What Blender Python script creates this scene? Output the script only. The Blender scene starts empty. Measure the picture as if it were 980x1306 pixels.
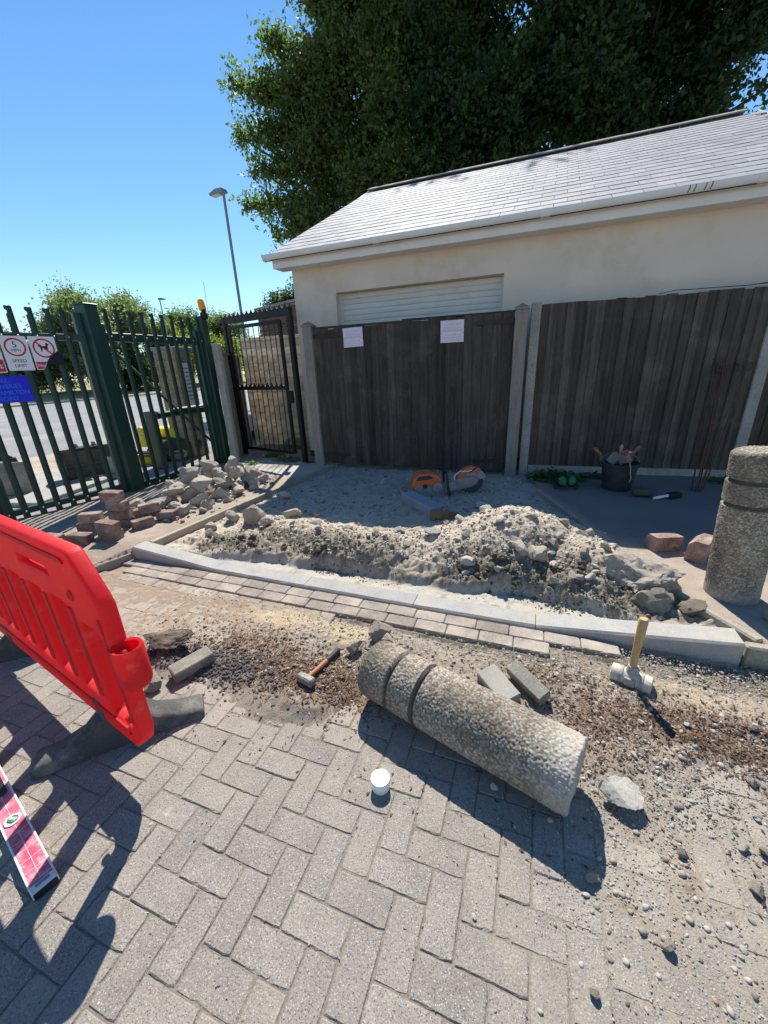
import bpy, bmesh, math, random
import numpy as np
from mathutils import Vector, Matrix

random.seed(11)
RNG = np.random.default_rng(11)
C = bpy.context.scene.collection
SC = bpy.context.scene
PI = math.pi

# ------------------------------------------------------------------ camera
f_px, pitch, roll, yaw = 500.8, 0.35435, -0.04267, 0.37222
fw = Vector((-math.sin(yaw)*math.cos(pitch), math.cos(yaw)*math.cos(pitch), -math.sin(pitch)))
r0 = Vector((math.cos(yaw), math.sin(yaw), 0)); u0 = r0.cross(fw)
rt = math.cos(roll)*r0 + math.sin(roll)*u0
up = -math.sin(roll)*r0 + math.cos(roll)*u0
cam = bpy.data.cameras.new('camera'); cam_o = bpy.data.objects.new('camera', cam); C.objects.link(cam_o)
cam_o.matrix_world = Matrix(((rt.x, up.x, -fw.x, 0), (rt.y, up.y, -fw.y, 0), (rt.z, up.z, -fw.z, 1.56), (0, 0, 0, 1)))
cam.sensor_fit = 'HORIZONTAL'; cam.sensor_width = 36; cam.lens = 36*f_px/980
cam.clip_start = 0.02; cam.clip_end = 3000
SC.camera = cam_o

# ------------------------------------------------------------------ sky and sun
SUN_EL, SUN_AZ = math.radians(51), math.radians(-20.5)      # azimuth from +Y towards +X
w = bpy.data.worlds.new('World'); SC.world = w; w.use_nodes = True
nt = w.node_tree
sky = nt.nodes.new('ShaderNodeTexSky'); sky.sky_type = 'NISHITA'; sky.sun_disc = False
sky.sun_elevation = SUN_EL; sky.sun_rotation = SUN_AZ
sky.altitude = 0; sky.air_density = 1.0; sky.dust_density = 0.0; sky.ozone_density = 3.0
bg = nt.nodes['Background']; bg.inputs['Strength'].default_value = 0.11
hs = nt.nodes.new('ShaderNodeHueSaturation'); hs.inputs['Saturation'].default_value = 1.17; hs.inputs['Hue'].default_value = .498
nt.links.new(sky.outputs[0], hs.inputs['Color']); nt.links.new(hs.outputs[0], bg.inputs[0])
sl = bpy.data.lights.new('sun', 'SUN'); sl.energy = 5.0; sl.angle = math.radians(0.53); sl.color = (1.0, 0.955, 0.88)
so = bpy.data.objects.new('sun', sl); C.objects.link(so)
sdir = Vector((math.sin(SUN_AZ)*math.cos(SUN_EL), math.cos(SUN_AZ)*math.cos(SUN_EL), math.sin(SUN_EL)))
so.rotation_euler = sdir.to_track_quat('Z', 'Y').to_euler(); so.location = (0, 0, 30)
SC.view_settings.view_transform = 'Standard'; SC.view_settings.look = 'None'
SC.view_settings.exposure = 0.66; SC.view_settings.gamma = 1
SC.render.engine = 'CYCLES'; SC.cycles.use_denoising = True
SC.cycles.max_bounces = 6; SC.cycles.transparent_max_bounces = 8

# ------------------------------------------------------------------ noise (numpy)
def h3(i, j, k, s):
    x = (i.astype(np.int64)*374761393 + j.astype(np.int64)*668265263 + k.astype(np.int64)*2147483647 + s*1274126177) & 0xffffffff
    x = ((x ^ (x >> 13))*1274126177) & 0xffffffff
    x = ((x ^ (x >> 16))*2246822519) & 0xffffffff
    return ((x ^ (x >> 15)) & 0xffffff)/16777216.0
def vnoise(x, y, z=None, s=0):
    x = np.asarray(x, float); y = np.asarray(y, float); z = np.zeros_like(x) if z is None else np.asarray(z, float)
    i, j, k = np.floor(x), np.floor(y), np.floor(z)
    u, v, t = x-i, y-j, z-k
    u = u*u*(3-2*u); v = v*v*(3-2*v); t = t*t*(3-2*t)
    o = 0
    for a in (0, 1):
        for b in (0, 1):
            for c in (0, 1):
                o = o + h3(i+a, j+b, k+c, s)*(u if a else 1-u)*(v if b else 1-v)*(t if c else 1-t)
    return o
def fbm(x, y, z=None, s=0, n=4):
    o, a, t = 0, 1.0, 0
    for q in range(n):
        o = o + a*(vnoise(x*2**q, y*2**q, None if z is None else z*2**q, s+q*17)-.5); t += a; a *= .5
    return o/t*2                                        # about -1..1
def worley(x, y, z=None, s=0):
    x = np.asarray(x, float); y = np.asarray(y, float)
    flat = z is None
    z = np.zeros_like(x) if flat else np.asarray(z, float)
    i, j, k = np.floor(x), np.floor(y), np.floor(z)
    best = np.full(x.shape, 9.0); idn = np.zeros(x.shape)
    for a in (-1, 0, 1):
        for b in (-1, 0, 1):
            for c in ((0,) if flat else (-1, 0, 1)):
                px = i+a+h3(i+a, j+b, k+c, s); py = j+b+h3(i+a, j+b, k+c, s+1)
                pz = 0 if flat else k+c+h3(i+a, j+b, k+c, s+2)
                d = np.sqrt((x-px)**2+(y-py)**2+(0 if flat else (z-pz)**2))
                m = d < best
                best = np.where(m, d, best); idn = np.where(m, h3(i+a, j+b, k+c, s+3), idn)
    return best, idn
def sst(a, b, x):
    t = np.clip((x-a)/(b-a), 0, 1); return t*t*(3-2*t)
def gau(x, c, s): return np.exp(-((x-c)/s)**2)

# ------------------------------------------------------------------ materials
def N(m, t, **k):
    n = m.node_tree.nodes.new(t)
    for a, b in k.items(): setattr(n, a, b)
    return n
def mat(name, c1, c2=None, scale=6, rough=.85, bump=.25, bscale=80, rand=.18, speck=None, sscale=250, sthr=.62, attr=None,
        space='Object', stretch=(1, 1, 1), spec=.3, metal=0, transl=0, fine=.25, dust=None, dscale=3, dthr=.55, ocdust=False, blot=None, coat=0):
    m = bpy.data.materials.new(name); m.use_nodes = True
    L = m.node_tree.links.new
    b = m.node_tree.nodes['Principled BSDF']
    b.inputs['Roughness'].default_value = rough; b.inputs['Metallic'].default_value = metal
    b.inputs['Specular IOR Level'].default_value = spec
    if coat: b.inputs['Coat Weight'].default_value = coat; b.inputs['Coat Roughness'].default_value = .2
    oi = N(m, 'ShaderNodeObjectInfo')
    if space == 'Object':
        tc = N(m, 'ShaderNodeTexCoord').outputs['Object']
        off = N(m, 'ShaderNodeVectorMath', operation='SCALE'); off.inputs[0].default_value = (37, 91, 53); L(oi.outputs['Random'], off.inputs['Scale'])
        ad = N(m, 'ShaderNodeVectorMath', operation='ADD'); L(tc, ad.inputs[0]); L(off.outputs[0], ad.inputs[1]); vec = ad.outputs[0]
    else:
        vec = N(m, 'ShaderNodeNewGeometry').outputs['Position']
    if stretch != (1, 1, 1):
        mp = N(m, 'ShaderNodeMapping'); mp.inputs['Scale'].default_value = stretch; L(vec, mp.inputs[0]); vec = mp.outputs[0]
    def noise(sc, det=4, ro=.6):
        n = N(m, 'ShaderNodeTexNoise'); n.inputs['Scale'].default_value = sc; n.inputs['Detail'].default_value = det
        n.inputs['Roughness'].default_value = ro; L(vec, n.inputs['Vector']); return n.outputs['Fac']
    def mix(fac, a, c, mode='MIX'):
        x = N(m, 'ShaderNodeMix', data_type='RGBA', blend_type=mode)
        if isinstance(fac, (int, float)): x.inputs['Factor'].default_value = fac
        else: L(fac, x.inputs['Factor'])
        for s, v in ((x.inputs['A'], a), (x.inputs['B'], c)):
            if isinstance(v, tuple): s.default_value = (*v, 1) if len(v) == 3 else v
            else: L(v, s)
        return x.outputs['Result']
    def rng(v, a, c, lo=0, hi=1):
        x = N(m, 'ShaderNodeMapRange'); L(v, x.inputs[0])
        for q, t in zip(x.inputs[1:5], (a, c, lo, hi)): q.default_value = t
        return x.outputs[0]
    if attr:
        at = N(m, 'ShaderNodeAttribute', attribute_name=attr); col = at.outputs['Color']
    else:
        col = c1 if c2 is None else mix(rng(noise(scale), .35, .65), c1, c2)
    if speck:
        vo = N(m, 'ShaderNodeTexVoronoi'); vo.inputs['Scale'].default_value = sscale; L(vec, vo.inputs['Vector'])
        sp = N(m, 'ShaderNodeSeparateColor'); L(vo.outputs['Color'], sp.inputs[0])
        for q, sc_ in enumerate(speck):
            g = N(m, 'ShaderNodeMath', operation='GREATER_THAN'); L(sp.outputs[q], g.inputs[0]); g.inputs[1].default_value = sthr
            g2 = N(m, 'ShaderNodeMath', operation='LESS_THAN'); L(vo.outputs['Distance'], g2.inputs[0]); g2.inputs[1].default_value = .42
            g3 = N(m, 'ShaderNodeMath', operation='MULTIPLY'); L(g.outputs[0], g3.inputs[0]); L(g2.outputs[0], g3.inputs[1])
            col = mix(g3.outputs[0], col, sc_)
    if dust:
        if space == 'Object':
            pos = N(m, 'ShaderNodeNewGeometry').outputs['Position']
            dn = N(m, 'ShaderNodeTexNoise'); dn.inputs['Scale'].default_value = dscale; dn.inputs['Detail'].default_value = 6; dn.inputs['Roughness'].default_value = .7
            L(pos, dn.inputs['Vector']); df = dn.outputs['Fac']
        else: df = noise(dscale, 6, .7)
        if ocdust:
            sc_ = N(m, 'ShaderNodeSeparateColor'); L(oi.outputs['Color'], sc_.inputs[0])
            sh_ = N(m, 'ShaderNodeMath', operation='MULTIPLY_ADD'); L(sc_.outputs[0], sh_.inputs[0]); sh_.inputs[1].default_value = .34; L(df, sh_.inputs[2]); df = sh_.outputs[0]
        col = mix(rng(df, dthr-.08, dthr+.16, 0, .85), col, dust)
    if blot:
        pos = N(m, 'ShaderNodeNewGeometry').outputs['Position']
        for bsc, th_, bc, am in blot:
            dn = N(m, 'ShaderNodeTexNoise'); dn.inputs['Scale'].default_value = bsc; dn.inputs['Detail'].default_value = 4; dn.inputs['Roughness'].default_value = .65
            L(pos, dn.inputs['Vector']); col = mix(rng(dn.outputs['Fac'], th_, th_+.07, 0, am), col, bc)
    if fine:
        fn = rng(noise(bscale*1.3, 3), .25, .75, 1-fine, 1+fine)
        cc = N(m, 'ShaderNodeCombineColor')
        for q in range(3): L(fn, cc.inputs[q])
        col = mix(1.0, col, cc.outputs[0], 'MULTIPLY')
    if rand:
        rv = rng(oi.outputs['Random'], 0, 1, 1-rand, 1+rand)
        cc = N(m, 'ShaderNodeCombineColor')
        for q in range(3): L(rv, cc.inputs[q])
        col = mix(1.0, col, cc.outputs[0], 'MULTIPLY')
    if isinstance(col, tuple): b.inputs['Base Color'].default_value = (*col, 1)
    else: L(col, b.inputs['Base Color'])
    if bump:
        bn = N(m, 'ShaderNodeBump'); bn.inputs['Strength'].default_value = bump; bn.inputs['Distance'].default_value = .01
        L(noise(bscale, 5, .65), bn.inputs['Height']); L(bn.outputs[0], b.inputs['Normal'])
    if transl:
        tr = N(m, 'ShaderNodeBsdfTranslucent')
        if attr and name in ('leaf', 'weed_leaf'): col = mix(1.0, col, (1.25, 1.65, .7), 'MULTIPLY')
        if isinstance(col, tuple): tr.inputs[0].default_value = (*col, 1)
        else: L(col, tr.inputs[0])
        ms = N(m, 'ShaderNodeMixShader'); ms.inputs[0].default_value = transl
        L(b.outputs[0], ms.inputs[1]); L(tr.outputs[0], ms.inputs[2])
        L(ms.outputs[0], m.node_tree.nodes['Material Output'].inputs['Surface'])
    return m

M = {}
M['paver'] = mat('paver', (.226, .2, .172), (.282, .25, .213), 5, .9, .5, 160, .05, speck=((.41, .38, .335), (.115, .108, .1), (.34, .28, .22)), sscale=230, sthr=.74, dust=(.36, .31, .245), dscale=2.2, dthr=.66, ocdust=True, blot=((7, .68, (.46, .43, .37), .7), (5.5, .66, (.13, .12, .105), .55)))
M['paver_brown'] = mat('paver_brown', (.225, .185, .152), (.285, .245, .205), 7, .9, .5, 140, .22, speck=((.5, .45, .38), (.1, .08, .07)), sscale=260, sthr=.8, dust=(.4, .35, .28), dscale=4, dthr=.5)
M['brick'] = mat('brick', (.17, .098, .078), (.26, .175, .145), 9, .9, .6, 90, .2, speck=((.5, .42, .36), (.08, .05, .04)), sscale=240, sthr=.82, dust=(.42, .35, .28), dscale=9, dthr=.55)
M['grey_block'] = mat('grey_block', (.2, .19, .16), (.26, .245, .2), 8, .9, .5, 120, .1, dust=(.4, .36, .28), dscale=9, dthr=.56)
M['shade_blue_block'] = mat('shade_blue_grey_block', (.23, .25, .28), (.28, .3, .33), 5, .9, .4, 120, .05)  # grey concrete; the blue of the shade around it is put into the colour
M['kerb'] = mat('kerb', (.35, .34, .315), (.29, .28, .265), 5, .9, .35, 160, .08, fine=.15, dust=(.4, .36, .28), dscale=6, dthr=.55, speck=((.55, .55, .52), (.25, .24, .22)), sscale=300, sthr=.85)
M['edging'] = mat('edging', (.26, .235, .195), (.36, .32, .26), 5, .95, .5, 90, .12, dust=(.36, .3, .22), dscale=5, dthr=.48)
M['concrete_post'] = mat('concrete_post', (.4, .37, .32), (.3, .275, .235), 5, .95, .5, 90, .08, speck=((.55, .52, .47), (.15, .13, .11)), sscale=160, sthr=.75)
M['chunk'] = mat('chunk', (.56, .485, .385), (.43, .365, .285), 10, .95, 1.0, 55, .14, fine=.35, speck=((.52, .49, .43), (.2, .17, .14)), sscale=60, sthr=.8)
M['stone'] = mat('stone', (.48, .435, .365), (.36, .32, .265), 12, .9, .6, 60, .25, fine=.25)
M['white_stone'] = mat('white_stone', (.56, .525, .455), (.44, .41, .35), 12, .9, .6, 60, .1, fine=.25)
M['clod'] = mat('clod', (.19, .165, .12), (.3, .26, .2), 10, 1, .8, 70, .3)
M['clod_wet'] = mat('damp_clod', (.1, .085, .06), (.15, .128, .09), 10, .95, .8, 70, .3)
M['attr'] = mat('earth', (0, 0, 0), attr='Col', rough=.97, bump=.55, bscale=130, rand=0, fine=.3, space='World', spec=.12)
M['agg'] = mat('exposed_aggregate', (0, 0, 0), attr='Col', rough=.85, bump=.35, bscale=220, rand=0, fine=.25, spec=.3)
M['pebbles'] = mat('pebbles', (0, 0, 0), attr='Col', rough=.85, bump=0, rand=0, fine=0, spec=.25)
M['old_tarmac'] = mat('old_tarmac', (.055, .05, .047), (.085, .078, .07), 9, .95, .9, 60, 0, dust=(.34, .27, .205), dscale=7, dthr=.47)
M['asphalt'] = mat('asphalt', (.1, .1, .1), (.14, .135, .13), 3, .95, .5, 150, 0, space='World', speck=((.3, .29, .27), (.05, .05, .05)), sscale=120, sthr=.8, dust=(.3, .25, .2), dscale=2.2, dthr=.6)
M['road'] = mat('road', (.2, .2, .205), (.25, .245, .24), .5, .9, .3, 60, 0, space='World', dust=(.34, .31, .26), dscale=.6, dthr=.56)
M['soil_base'] = mat('soil_base', (.2, .17, .13), (.26, .22, .17), 3, .95, .5, 40, 0, space='World')
M['dry_grass'] = mat('dry_grass', (.32, .27, .14), (.25, .235, .11), 1.2, 1, .6, 30, 0, space='World')
M['render'] = mat('render', (.63, .545, .45), (.69, .6, .5), 1.3, .95, .4, 200, 0, space='World', fine=.08, dust=(.52, .42, .315), dscale=1.4, dthr=.58)
M['plinth'] = mat('plinth', (.06, .055, .05), None, 4, .9, .3, 60, 0)
M['upvc'] = mat('white_plastic_trim', (.74, .73, .7), (.68, .66, .61), 3, .45, .05, 60, .03, space='World', fine=.05, dust=(.52, .47, .38), dscale=5, dthr=.68)
M['slate'] = mat('slate', (.285, .275, .28), (.345, .335, .335), 4, .76, .12, 120, .13, fine=.1, spec=.2, dust=(.36, .35, .33), dscale=2, dthr=.58)
M['ridge'] = mat('ridge_tile', (.33, .3, .26), (.24, .22, .19), 4, .9, .4, 60, .15)
M['shutter'] = mat('shutter', (.66, .63, .58), (.6, .57, .52), 2, .45, .05, 40, .03, fine=.05)
M['fence_wood'] = mat('fence_wood', (.06, .047, .036), (.112, .089, .07), 3, .9, .7, 25, .34, dust=(.16, .135, .11), dscale=2.2, dthr=.6, stretch=(9, 9, .7), fine=.4)
M['gate_wood'] = mat('gate_wood', (.044, .035, .027), (.085, .068, .054), 3, .85, .7, 25, .36, dust=(.135, .113, .092), dscale=2.0, dthr=.6, stretch=(9, 9, .7), fine=.4)
M['post_wood'] = mat('weathered_post', (.3, .26, .215), (.21, .18, .15), 3, .9, .6, 20, .1, stretch=(8, 8, .6), fine=.35)
M['iron'] = mat('black_iron', (.02, .019, .018), (.035, .03, .026), 8, .6, .3, 60, .1, spec=.4)
M['black_paint'] = mat('black_paint', (.012, .012, .013), None, 5, .45, .05, 40, .05, fine=.1)
M['green'] = mat('green_paint', (.005, .034, .023), (.008, .044, .03), 5, .4, .05, 40, .06, fine=.1, spec=.5)
M['galv'] = mat('galvanised', (.42, .44, .46), (.34, .36, .38), 8, .5, .05, 40, .05, metal=.5)
M['white'] = mat('sign_white', (.78, .78, .78), None, 5, .5, 0, 40, 0, fine=0)
M['sred'] = mat('sign_red', (.55, .02, .05), None, 5, .5, 0, 40, 0, fine=0)
M['sblue'] = mat('sign_blue', (.012, .02, .62), (.015, .03, .7), 3, .45, 0, 40, 0, fine=.05)
M['sblue2'] = mat('sign_blue_letter', (.04, .19, .78), None, 3, .45, 0, 40, 0, fine=0)
M['ink'] = mat('ink_black', (.012, .012, .015), None, 5, .5, 0, 40, 0, fine=0)
M['paper'] = mat('faded_paper', (.72, .66, .72), (.66, .58, .68), 8, .8, .1, 40, 0, fine=.05)
M['paper_red'] = mat('faded_red_print', (.66, .45, .52), (.62, .5, .58), 30, .8, 0, 40, 0, fine=0)
M['red_plastic'] = mat('red_plastic', (.82, .03, .035), (.76, .04, .05), 3, .5, .1, 120, 0, fine=.08, transl=.5, spec=.4, dust=(.7, .22, .2), dscale=11, dthr=.64)
M['rubber'] = mat('black_rubber', (.045, .047, .048), (.075, .075, .072), 6, .75, .3, 90, .05, dust=(.22, .2, .17), dscale=6, dthr=.58)
M['orange'] = mat('orange_plastic', (.62, .12, .03), (.5, .13, .05), 8, .55, .1, 60, 0, dust=(.35, .27, .2), dscale=14, dthr=.56)
M['dusty_grey'] = mat('dusty_grey', (.22, .21, .2), (.32, .29, .26), 14, .8, .2, 60, .1)
M['dark_plastic'] = mat('dark_plastic', (.025, .025, .027), (.045, .045, .045), 8, .6, .2, 60, .1)
M['disc'] = mat('disc_steel', (.06, .058, .055), (.1, .095, .09), 10, .6, .1, 60, 0, metal=.3)
M['steel'] = mat('worn_steel', (.24, .225, .205), (.15, .14, .12), 12, .65, .2, 60, .1, metal=.25)
M['brass'] = mat('mucky_steel', (.2, .15, .07), (.12, .09, .05), 9, .5, .15, 60, .1, metal=.5)
M['rust'] = mat('rusty_steel', (.13, .06, .035), (.08, .045, .03), 14, .85, .3, 90, .2)
M['handle_wood'] = mat('ash_handle', (.55, .36, .16), (.47, .3, .13), 4, .6, .15, 30, .05, stretch=(6, 6, .6))
M['mallet'] = mat('cream_rubber', (.6, .55, .43), (.5, .45, .35), 12, .8, .3, 60, 0, fine=.2)
M['red_grip'] = mat('red_grip', (.36, .13, .065), (.3, .12, .07), 8, .6, .1, 60, .1)
M['terracotta'] = mat('terracotta_grip', (.36, .14, .09), None, 8, .6, .1, 60, .1)
M['level_red'] = mat('level_red', (.5, .06, .11), (.58, .2, .25), 14, .5, .05, 60, 0, fine=.15, dust=(.68, .55, .54), dscale=22, dthr=.55)
M['lime'] = mat('lime_plastic', (.02, .16, .05), (.03, .2, .06), 4, .45, 0, 40, 0, fine=.1)
M['vial'] = mat('vial_green', (.3, .5, .3), None, 4, .15, 0, 40, 0, fine=0)
M['cap'] = mat('white_plastic', (.82, .83, .83), None, 4, .4, 0, 40, 0, fine=.04)
M['amber'] = mat('amber_lens', (.85, .5, .01), (.8, .42, .01), 4, .25, 0, 40, 0, fine=.05, transl=.4)
M['yellow'] = mat('yellow_sack', (.75, .62, .04), (.65, .55, .08), 8, .6, .3, 20, .1)
M['cream_tub'] = mat('cream_tub', (.62, .56, .34), None, 8, .5, .05, 20, .1, transl=.2)
M['bucket_steel'] = mat('bucket_steel', (.25, .22, .18), (.17, .15, .125), 4, .7, .3, 40, .1, dust=(.4, .36, .3), dscale=3, dthr=.5)
M['sand'] = mat('sand', (.42, .37, .28), (.36, .31, .23), 4, 1, .6, 50, 0, space='World')
M['pale_lap'] = mat('pale_lap_wood', (.74, .67, .55), (.62, .54, .43), 6, .9, .4, 40, .12, stretch=(1, 1, 4), fine=.25, transl=.4)
M['buff_brick'] = mat('buff_brick', (.34, .25, .13), (.26, .19, .1), 12, .9, .5, 50, .18)
M['brown_brick'] = mat('brown_brick', (.13, .075, .05), (.18, .1, .065), 12, .9, .5, 50, .18)
M['mortar'] = mat('mortar', (.34, .31, .26), None, 6, .95, .3, 60, 0)
M['bark'] = mat('bark', (.07, .055, .042), (.045, .036, .028), 5, .95, .7, 20, .1, stretch=(3, 3, .6))
M['lamp_grey'] = mat('lamp_grey', (.2, .22, .24), (.26, .28, .3), 4, .5, .05, 30, 0)
M['lens'] = mat('lamp_lens', (.55, .55, .52), None, 4, .3, 0, 30, 0, fine=0)
M['olive_cloth'] = mat('olive_cloth', (.07, .085, .05), (.05, .06, .04), 8, .9, .4, 40, .1)
def leaf_mat(name, a, b, transl=.55, rough=.5):
    m = mat(name, (0, 0, 0), attr='Col', rough=rough, bump=0, rand=0, fine=0, transl=transl, spec=.35); return m
M['leaf'] = leaf_mat('leaf', 0, 0); M['weed'] = leaf_mat('weed_leaf', 0, 0, .3)

# ------------------------------------------------------------------ mesh helpers
class MB:
    def __init__(s): s.v = []; s.f = []
    def add(s, vs, fs, mx=None):
        n = len(s.v)
        if mx is not None: vs = [tuple(mx @ Vector(p)) for p in vs]
        s.v += [tuple(p) for p in vs]; s.f += [tuple(i+n for i in q) for q in fs]; return s
    def box(s, c, d, bev=0, mx=None, rot=None):
        x, y, z = d[0]/2, d[1]/2, d[2]/2
        R = Matrix.Translation(c) @ (rot.to_4x4() if rot is not None else Matrix.Identity(4))
        if mx is not None: R = mx @ R
        if bev <= 0:
            vs = [(-x, -y, -z), (x, -y, -z), (x, y, -z), (-x, y, -z), (-x, -y, z), (x, -y, z), (x, y, z), (-x, y, z)]
            fs = [(3, 2, 1, 0), (4, 5, 6, 7), (0, 1, 5, 4), (1, 2, 6, 5), (2, 3, 7, 6), (3, 0, 4, 7)]
            return s.add(vs, fs, R)
        b = min(bev, x*.9, y*.9, z*.9); vs = []; ix = {}
        for sx in (-1, 1):
            for sy in (-1, 1):
                for sz in (-1, 1):
                    for ax in range(3):
                        e = [x, y, z]
                        p = [sx*(e[0]-(b if ax != 0 else 0)), sy*(e[1]-(b if ax != 1 else 0)), sz*(e[2]-(b if ax != 2 else 0))]
                        ix[sx, sy, sz, ax] = len(vs); vs.append(p)
        fs = []
        for ax in range(3):
            o = [q for q in range(3) if q != ax]
            for sg in (-1, 1):
                q = []
                for a, c2 in ((-1, -1), (1, -1), (1, 1), (-1, 1)):
                    k = [0, 0, 0]; k[ax] = sg; k[o[0]] = a; k[o[1]] = c2; q.append(ix[k[0], k[1], k[2], ax])
                if (sg > 0) == (ax == 1): q.reverse()
                fs.append(q)
        for ax in range(3):                                # edges along ax
            o = [q for q in range(3) if q != ax]
            for a in (-1, 1):
                for c2 in (-1, 1):
                    k1 = [0, 0, 0]; k2 = [0, 0, 0]
                    k1[ax] = -1; k2[ax] = 1
                    for k in (k1, k2): k[o[0]] = a; k[o[1]] = c2
                    fs.append([ix[(*k1, o[0])], ix[(*k2, o[0])], ix[(*k2, o[1])], ix[(*k1, o[1])]])
        for k in [(a, c2, d2) for a in (-1, 1) for c2 in (-1, 1) for d2 in (-1, 1)]:
            fs.append([ix[(*k, 0)], ix[(*k, 1)], ix[(*k, 2)]])
        return s.add(vs, fs, R)
    def prism(s, pts, h0, h1, axis='z', mx=None):
        n = len(pts)
        def P(p, h): return {'z': (p[0], p[1], h), 'y': (p[0], h, p[1]), 'x': (h, p[0], p[1])}[axis]
        vs = [P(p, h0) for p in pts]+[P(p, h1) for p in pts]
        fs = [tuple(range(n))[::-1], tuple(range(n, 2*n))]+[(i, (i+1) % n, n+(i+1) % n, n+i) for i in range(n)]
        return s.add(vs, fs, mx)
    def tube(s, pts, r, n=8, mx=None, cap=True):
        pts = [Vector(p) for p in pts]; rs = r if isinstance(r, (list, tuple)) else [r]*len(pts)
        vs = []; fs = []; ref = None
        for i, p in enumerate(pts):
            t = ((pts[min(i+1, len(pts)-1)]-pts[max(i-1, 0)])).normalized()
            if ref is None: ref = Vector((0, 0, 1)) if abs(t.z) < .9 else Vector((1, 0, 0))
            a = (ref-t*ref.dot(t)).normalized(); ref = a; b = t.cross(a)
            for q in range(n):
                an = 2*PI*q/n; vs.append(p+(a*math.cos(an)+b*math.sin(an))*rs[i])
        for i in range(len(pts)-1):
            for q in range(n):
                fs.append((i*n+q, i*n+(q+1) % n, (i+1)*n+(q+1) % n, (i+1)*n+q))
        if cap: fs += [tuple(range(n))[::-1], tuple(range((len(pts)-1)*n, len(pts)*n))]
        return s.add(vs, fs, mx)
    def lathe(s, prof, n=24, mx=None, cap=True):
        vs = []; fs = []
        for r, z in prof:
            for q in range(n): vs.append((r*math.cos(2*PI*q/n), r*math.sin(2*PI*q/n), z))
        for i in range(len(prof)-1):
            for q in range(n): fs.append((i*n+q, i*n+(q+1) % n, (i+1)*n+(q+1) % n, (i+1)*n+q))
        if cap: fs += [tuple(range(n))[::-1], tuple(range((len(prof)-1)*n, len(prof)*n))]
        return s.add(vs, fs, mx)
    def mesh(s, name, m=None, smooth=False):
        me = bpy.data.meshes.new(name); me.from_pydata(s.v, [], s.f)
        bm = bmesh.new(); bm.from_mesh(me); bmesh.ops.recalc_face_normals(bm, faces=bm.faces); bm.to_mesh(me); bm.free()
        if m: me.materials.append(M[m])
        if smooth:
            me.shade_smooth()
            try: me.set_sharp_from_angle(angle=math.radians(40))
            except Exception: pass
        return me
    def build(s, name, m, parent=None, loc=None, rot=None, smooth=False):
        return link(name, s.mesh(name, m, smooth), parent, loc, rot)

def link(name, me, parent=None, loc=None, rot=None):
    o = bpy.data.objects.new(name, me); C.objects.link(o)
    if parent is not None: o.parent = parent
    if loc is not None: o.location = loc
    if rot is not None: o.rotation_euler = rot
    return o
def tag(o, label, cat, group=None):
    o['label'] = label; o['category'] = cat
    if group: o['group'] = group
    return o
def thing(name, label, cat, loc=(0, 0, 0), rz=0, group=None):
    o = link(name, None, None, loc, (0, 0, rz)); return tag(o, label, cat, group)
def struct(o): o['kind'] = 'structure'; return o
def stuff(o): o['kind'] = 'stuff'; return o
def dup(root, loc, rot=None, label=None, group=None):
    r = root.copy(); C.objects.link(r); r.location = loc
    if rot is not None: r.rotation_euler = rot
    if label: r['label'] = label
    if group: r['group'] = group
    for ch in list(root.children):
        c = ch.copy(); C.objects.link(c); c.parent = r
        for g in list(ch.children):
            d = g.copy(); C.objects.link(d); d.parent = c
    return r
def np_mesh(name, v, faces, m, col=None, smooth=False):
    """v (n,3), faces (m,k) arrays, col (n,3)"""
    me = bpy.data.meshes.new(name); k = faces.shape[1]
    me.vertices.add(len(v)); me.vertices.foreach_set('co', np.ascontiguousarray(v, np.float32).ravel())
    me.loops.add(faces.size); me.loops.foreach_set('vertex_index', np.ascontiguousarray(faces, np.int32).ravel())
    me.polygons.add(len(faces)); me.polygons.foreach_set('loop_start', np.arange(0, faces.size, k, dtype=np.int32))
    try: me.polygons.foreach_set('loop_total', np.full(len(faces), k, np.int32))
    except Exception: pass
    if smooth: me.polygons.foreach_set('use_smooth', np.ones(len(faces), bool))
    me.update(calc_edges=True); me.validate()
    if col is not None:
        a = me.color_attributes.new('Col', 'FLOAT_COLOR', 'POINT')
        a.data.foreach_set('color', np.ascontiguousarray(np.concatenate([np.clip(col, 0, 1), np.ones((len(v), 1))], 1), np.float32).ravel())
    me.materials.append(M[m]); return me
def grid_mesh(name, x0, x1, y0, y1, st, zf, m, cf):
    nx = int((x1-x0)/st)+1; ny = int((y1-y0)/st)+1
    X, Y = np.meshgrid(np.linspace(x0, x1, nx), np.linspace(y0, y1, ny))
    Z = zf(X, Y); col = cf(X, Y, Z)
    i = np.arange(nx*ny).reshape(ny, nx)
    f = np.stack([i[:-1, :-1], i[:-1, 1:], i[1:, 1:], i[1:, :-1]], -1).reshape(-1, 4)
    return np_mesh(name, np.stack([X, Y, Z], -1).reshape(-1, 3), f, m, col.reshape(-1, 3), True)
def lerp(a, b, t): return a*(1-t[..., None])+np.array(b)*t[..., None]
def text(name, s, size, m, parent, mx, align='CENTER', depth=.0008, bold=0):
    cu = bpy.data.curves.new(name, 'FONT'); cu.body = s; cu.size = size; cu.align_x = align; cu.align_y = 'CENTER'; cu.extrude = depth; cu.offset = bold
    o = bpy.data.objects.new(name, cu); C.objects.link(o)
    dg = bpy.context.evaluated_depsgraph_get(); me = bpy.data.meshes.new_from_object(o.evaluated_get(dg))
    bpy.data.objects.remove(o); me.name = name; me.materials.clear(); me.materials.append(M[m]); me.transform(mx)
    return link(name, me, parent)
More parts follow.
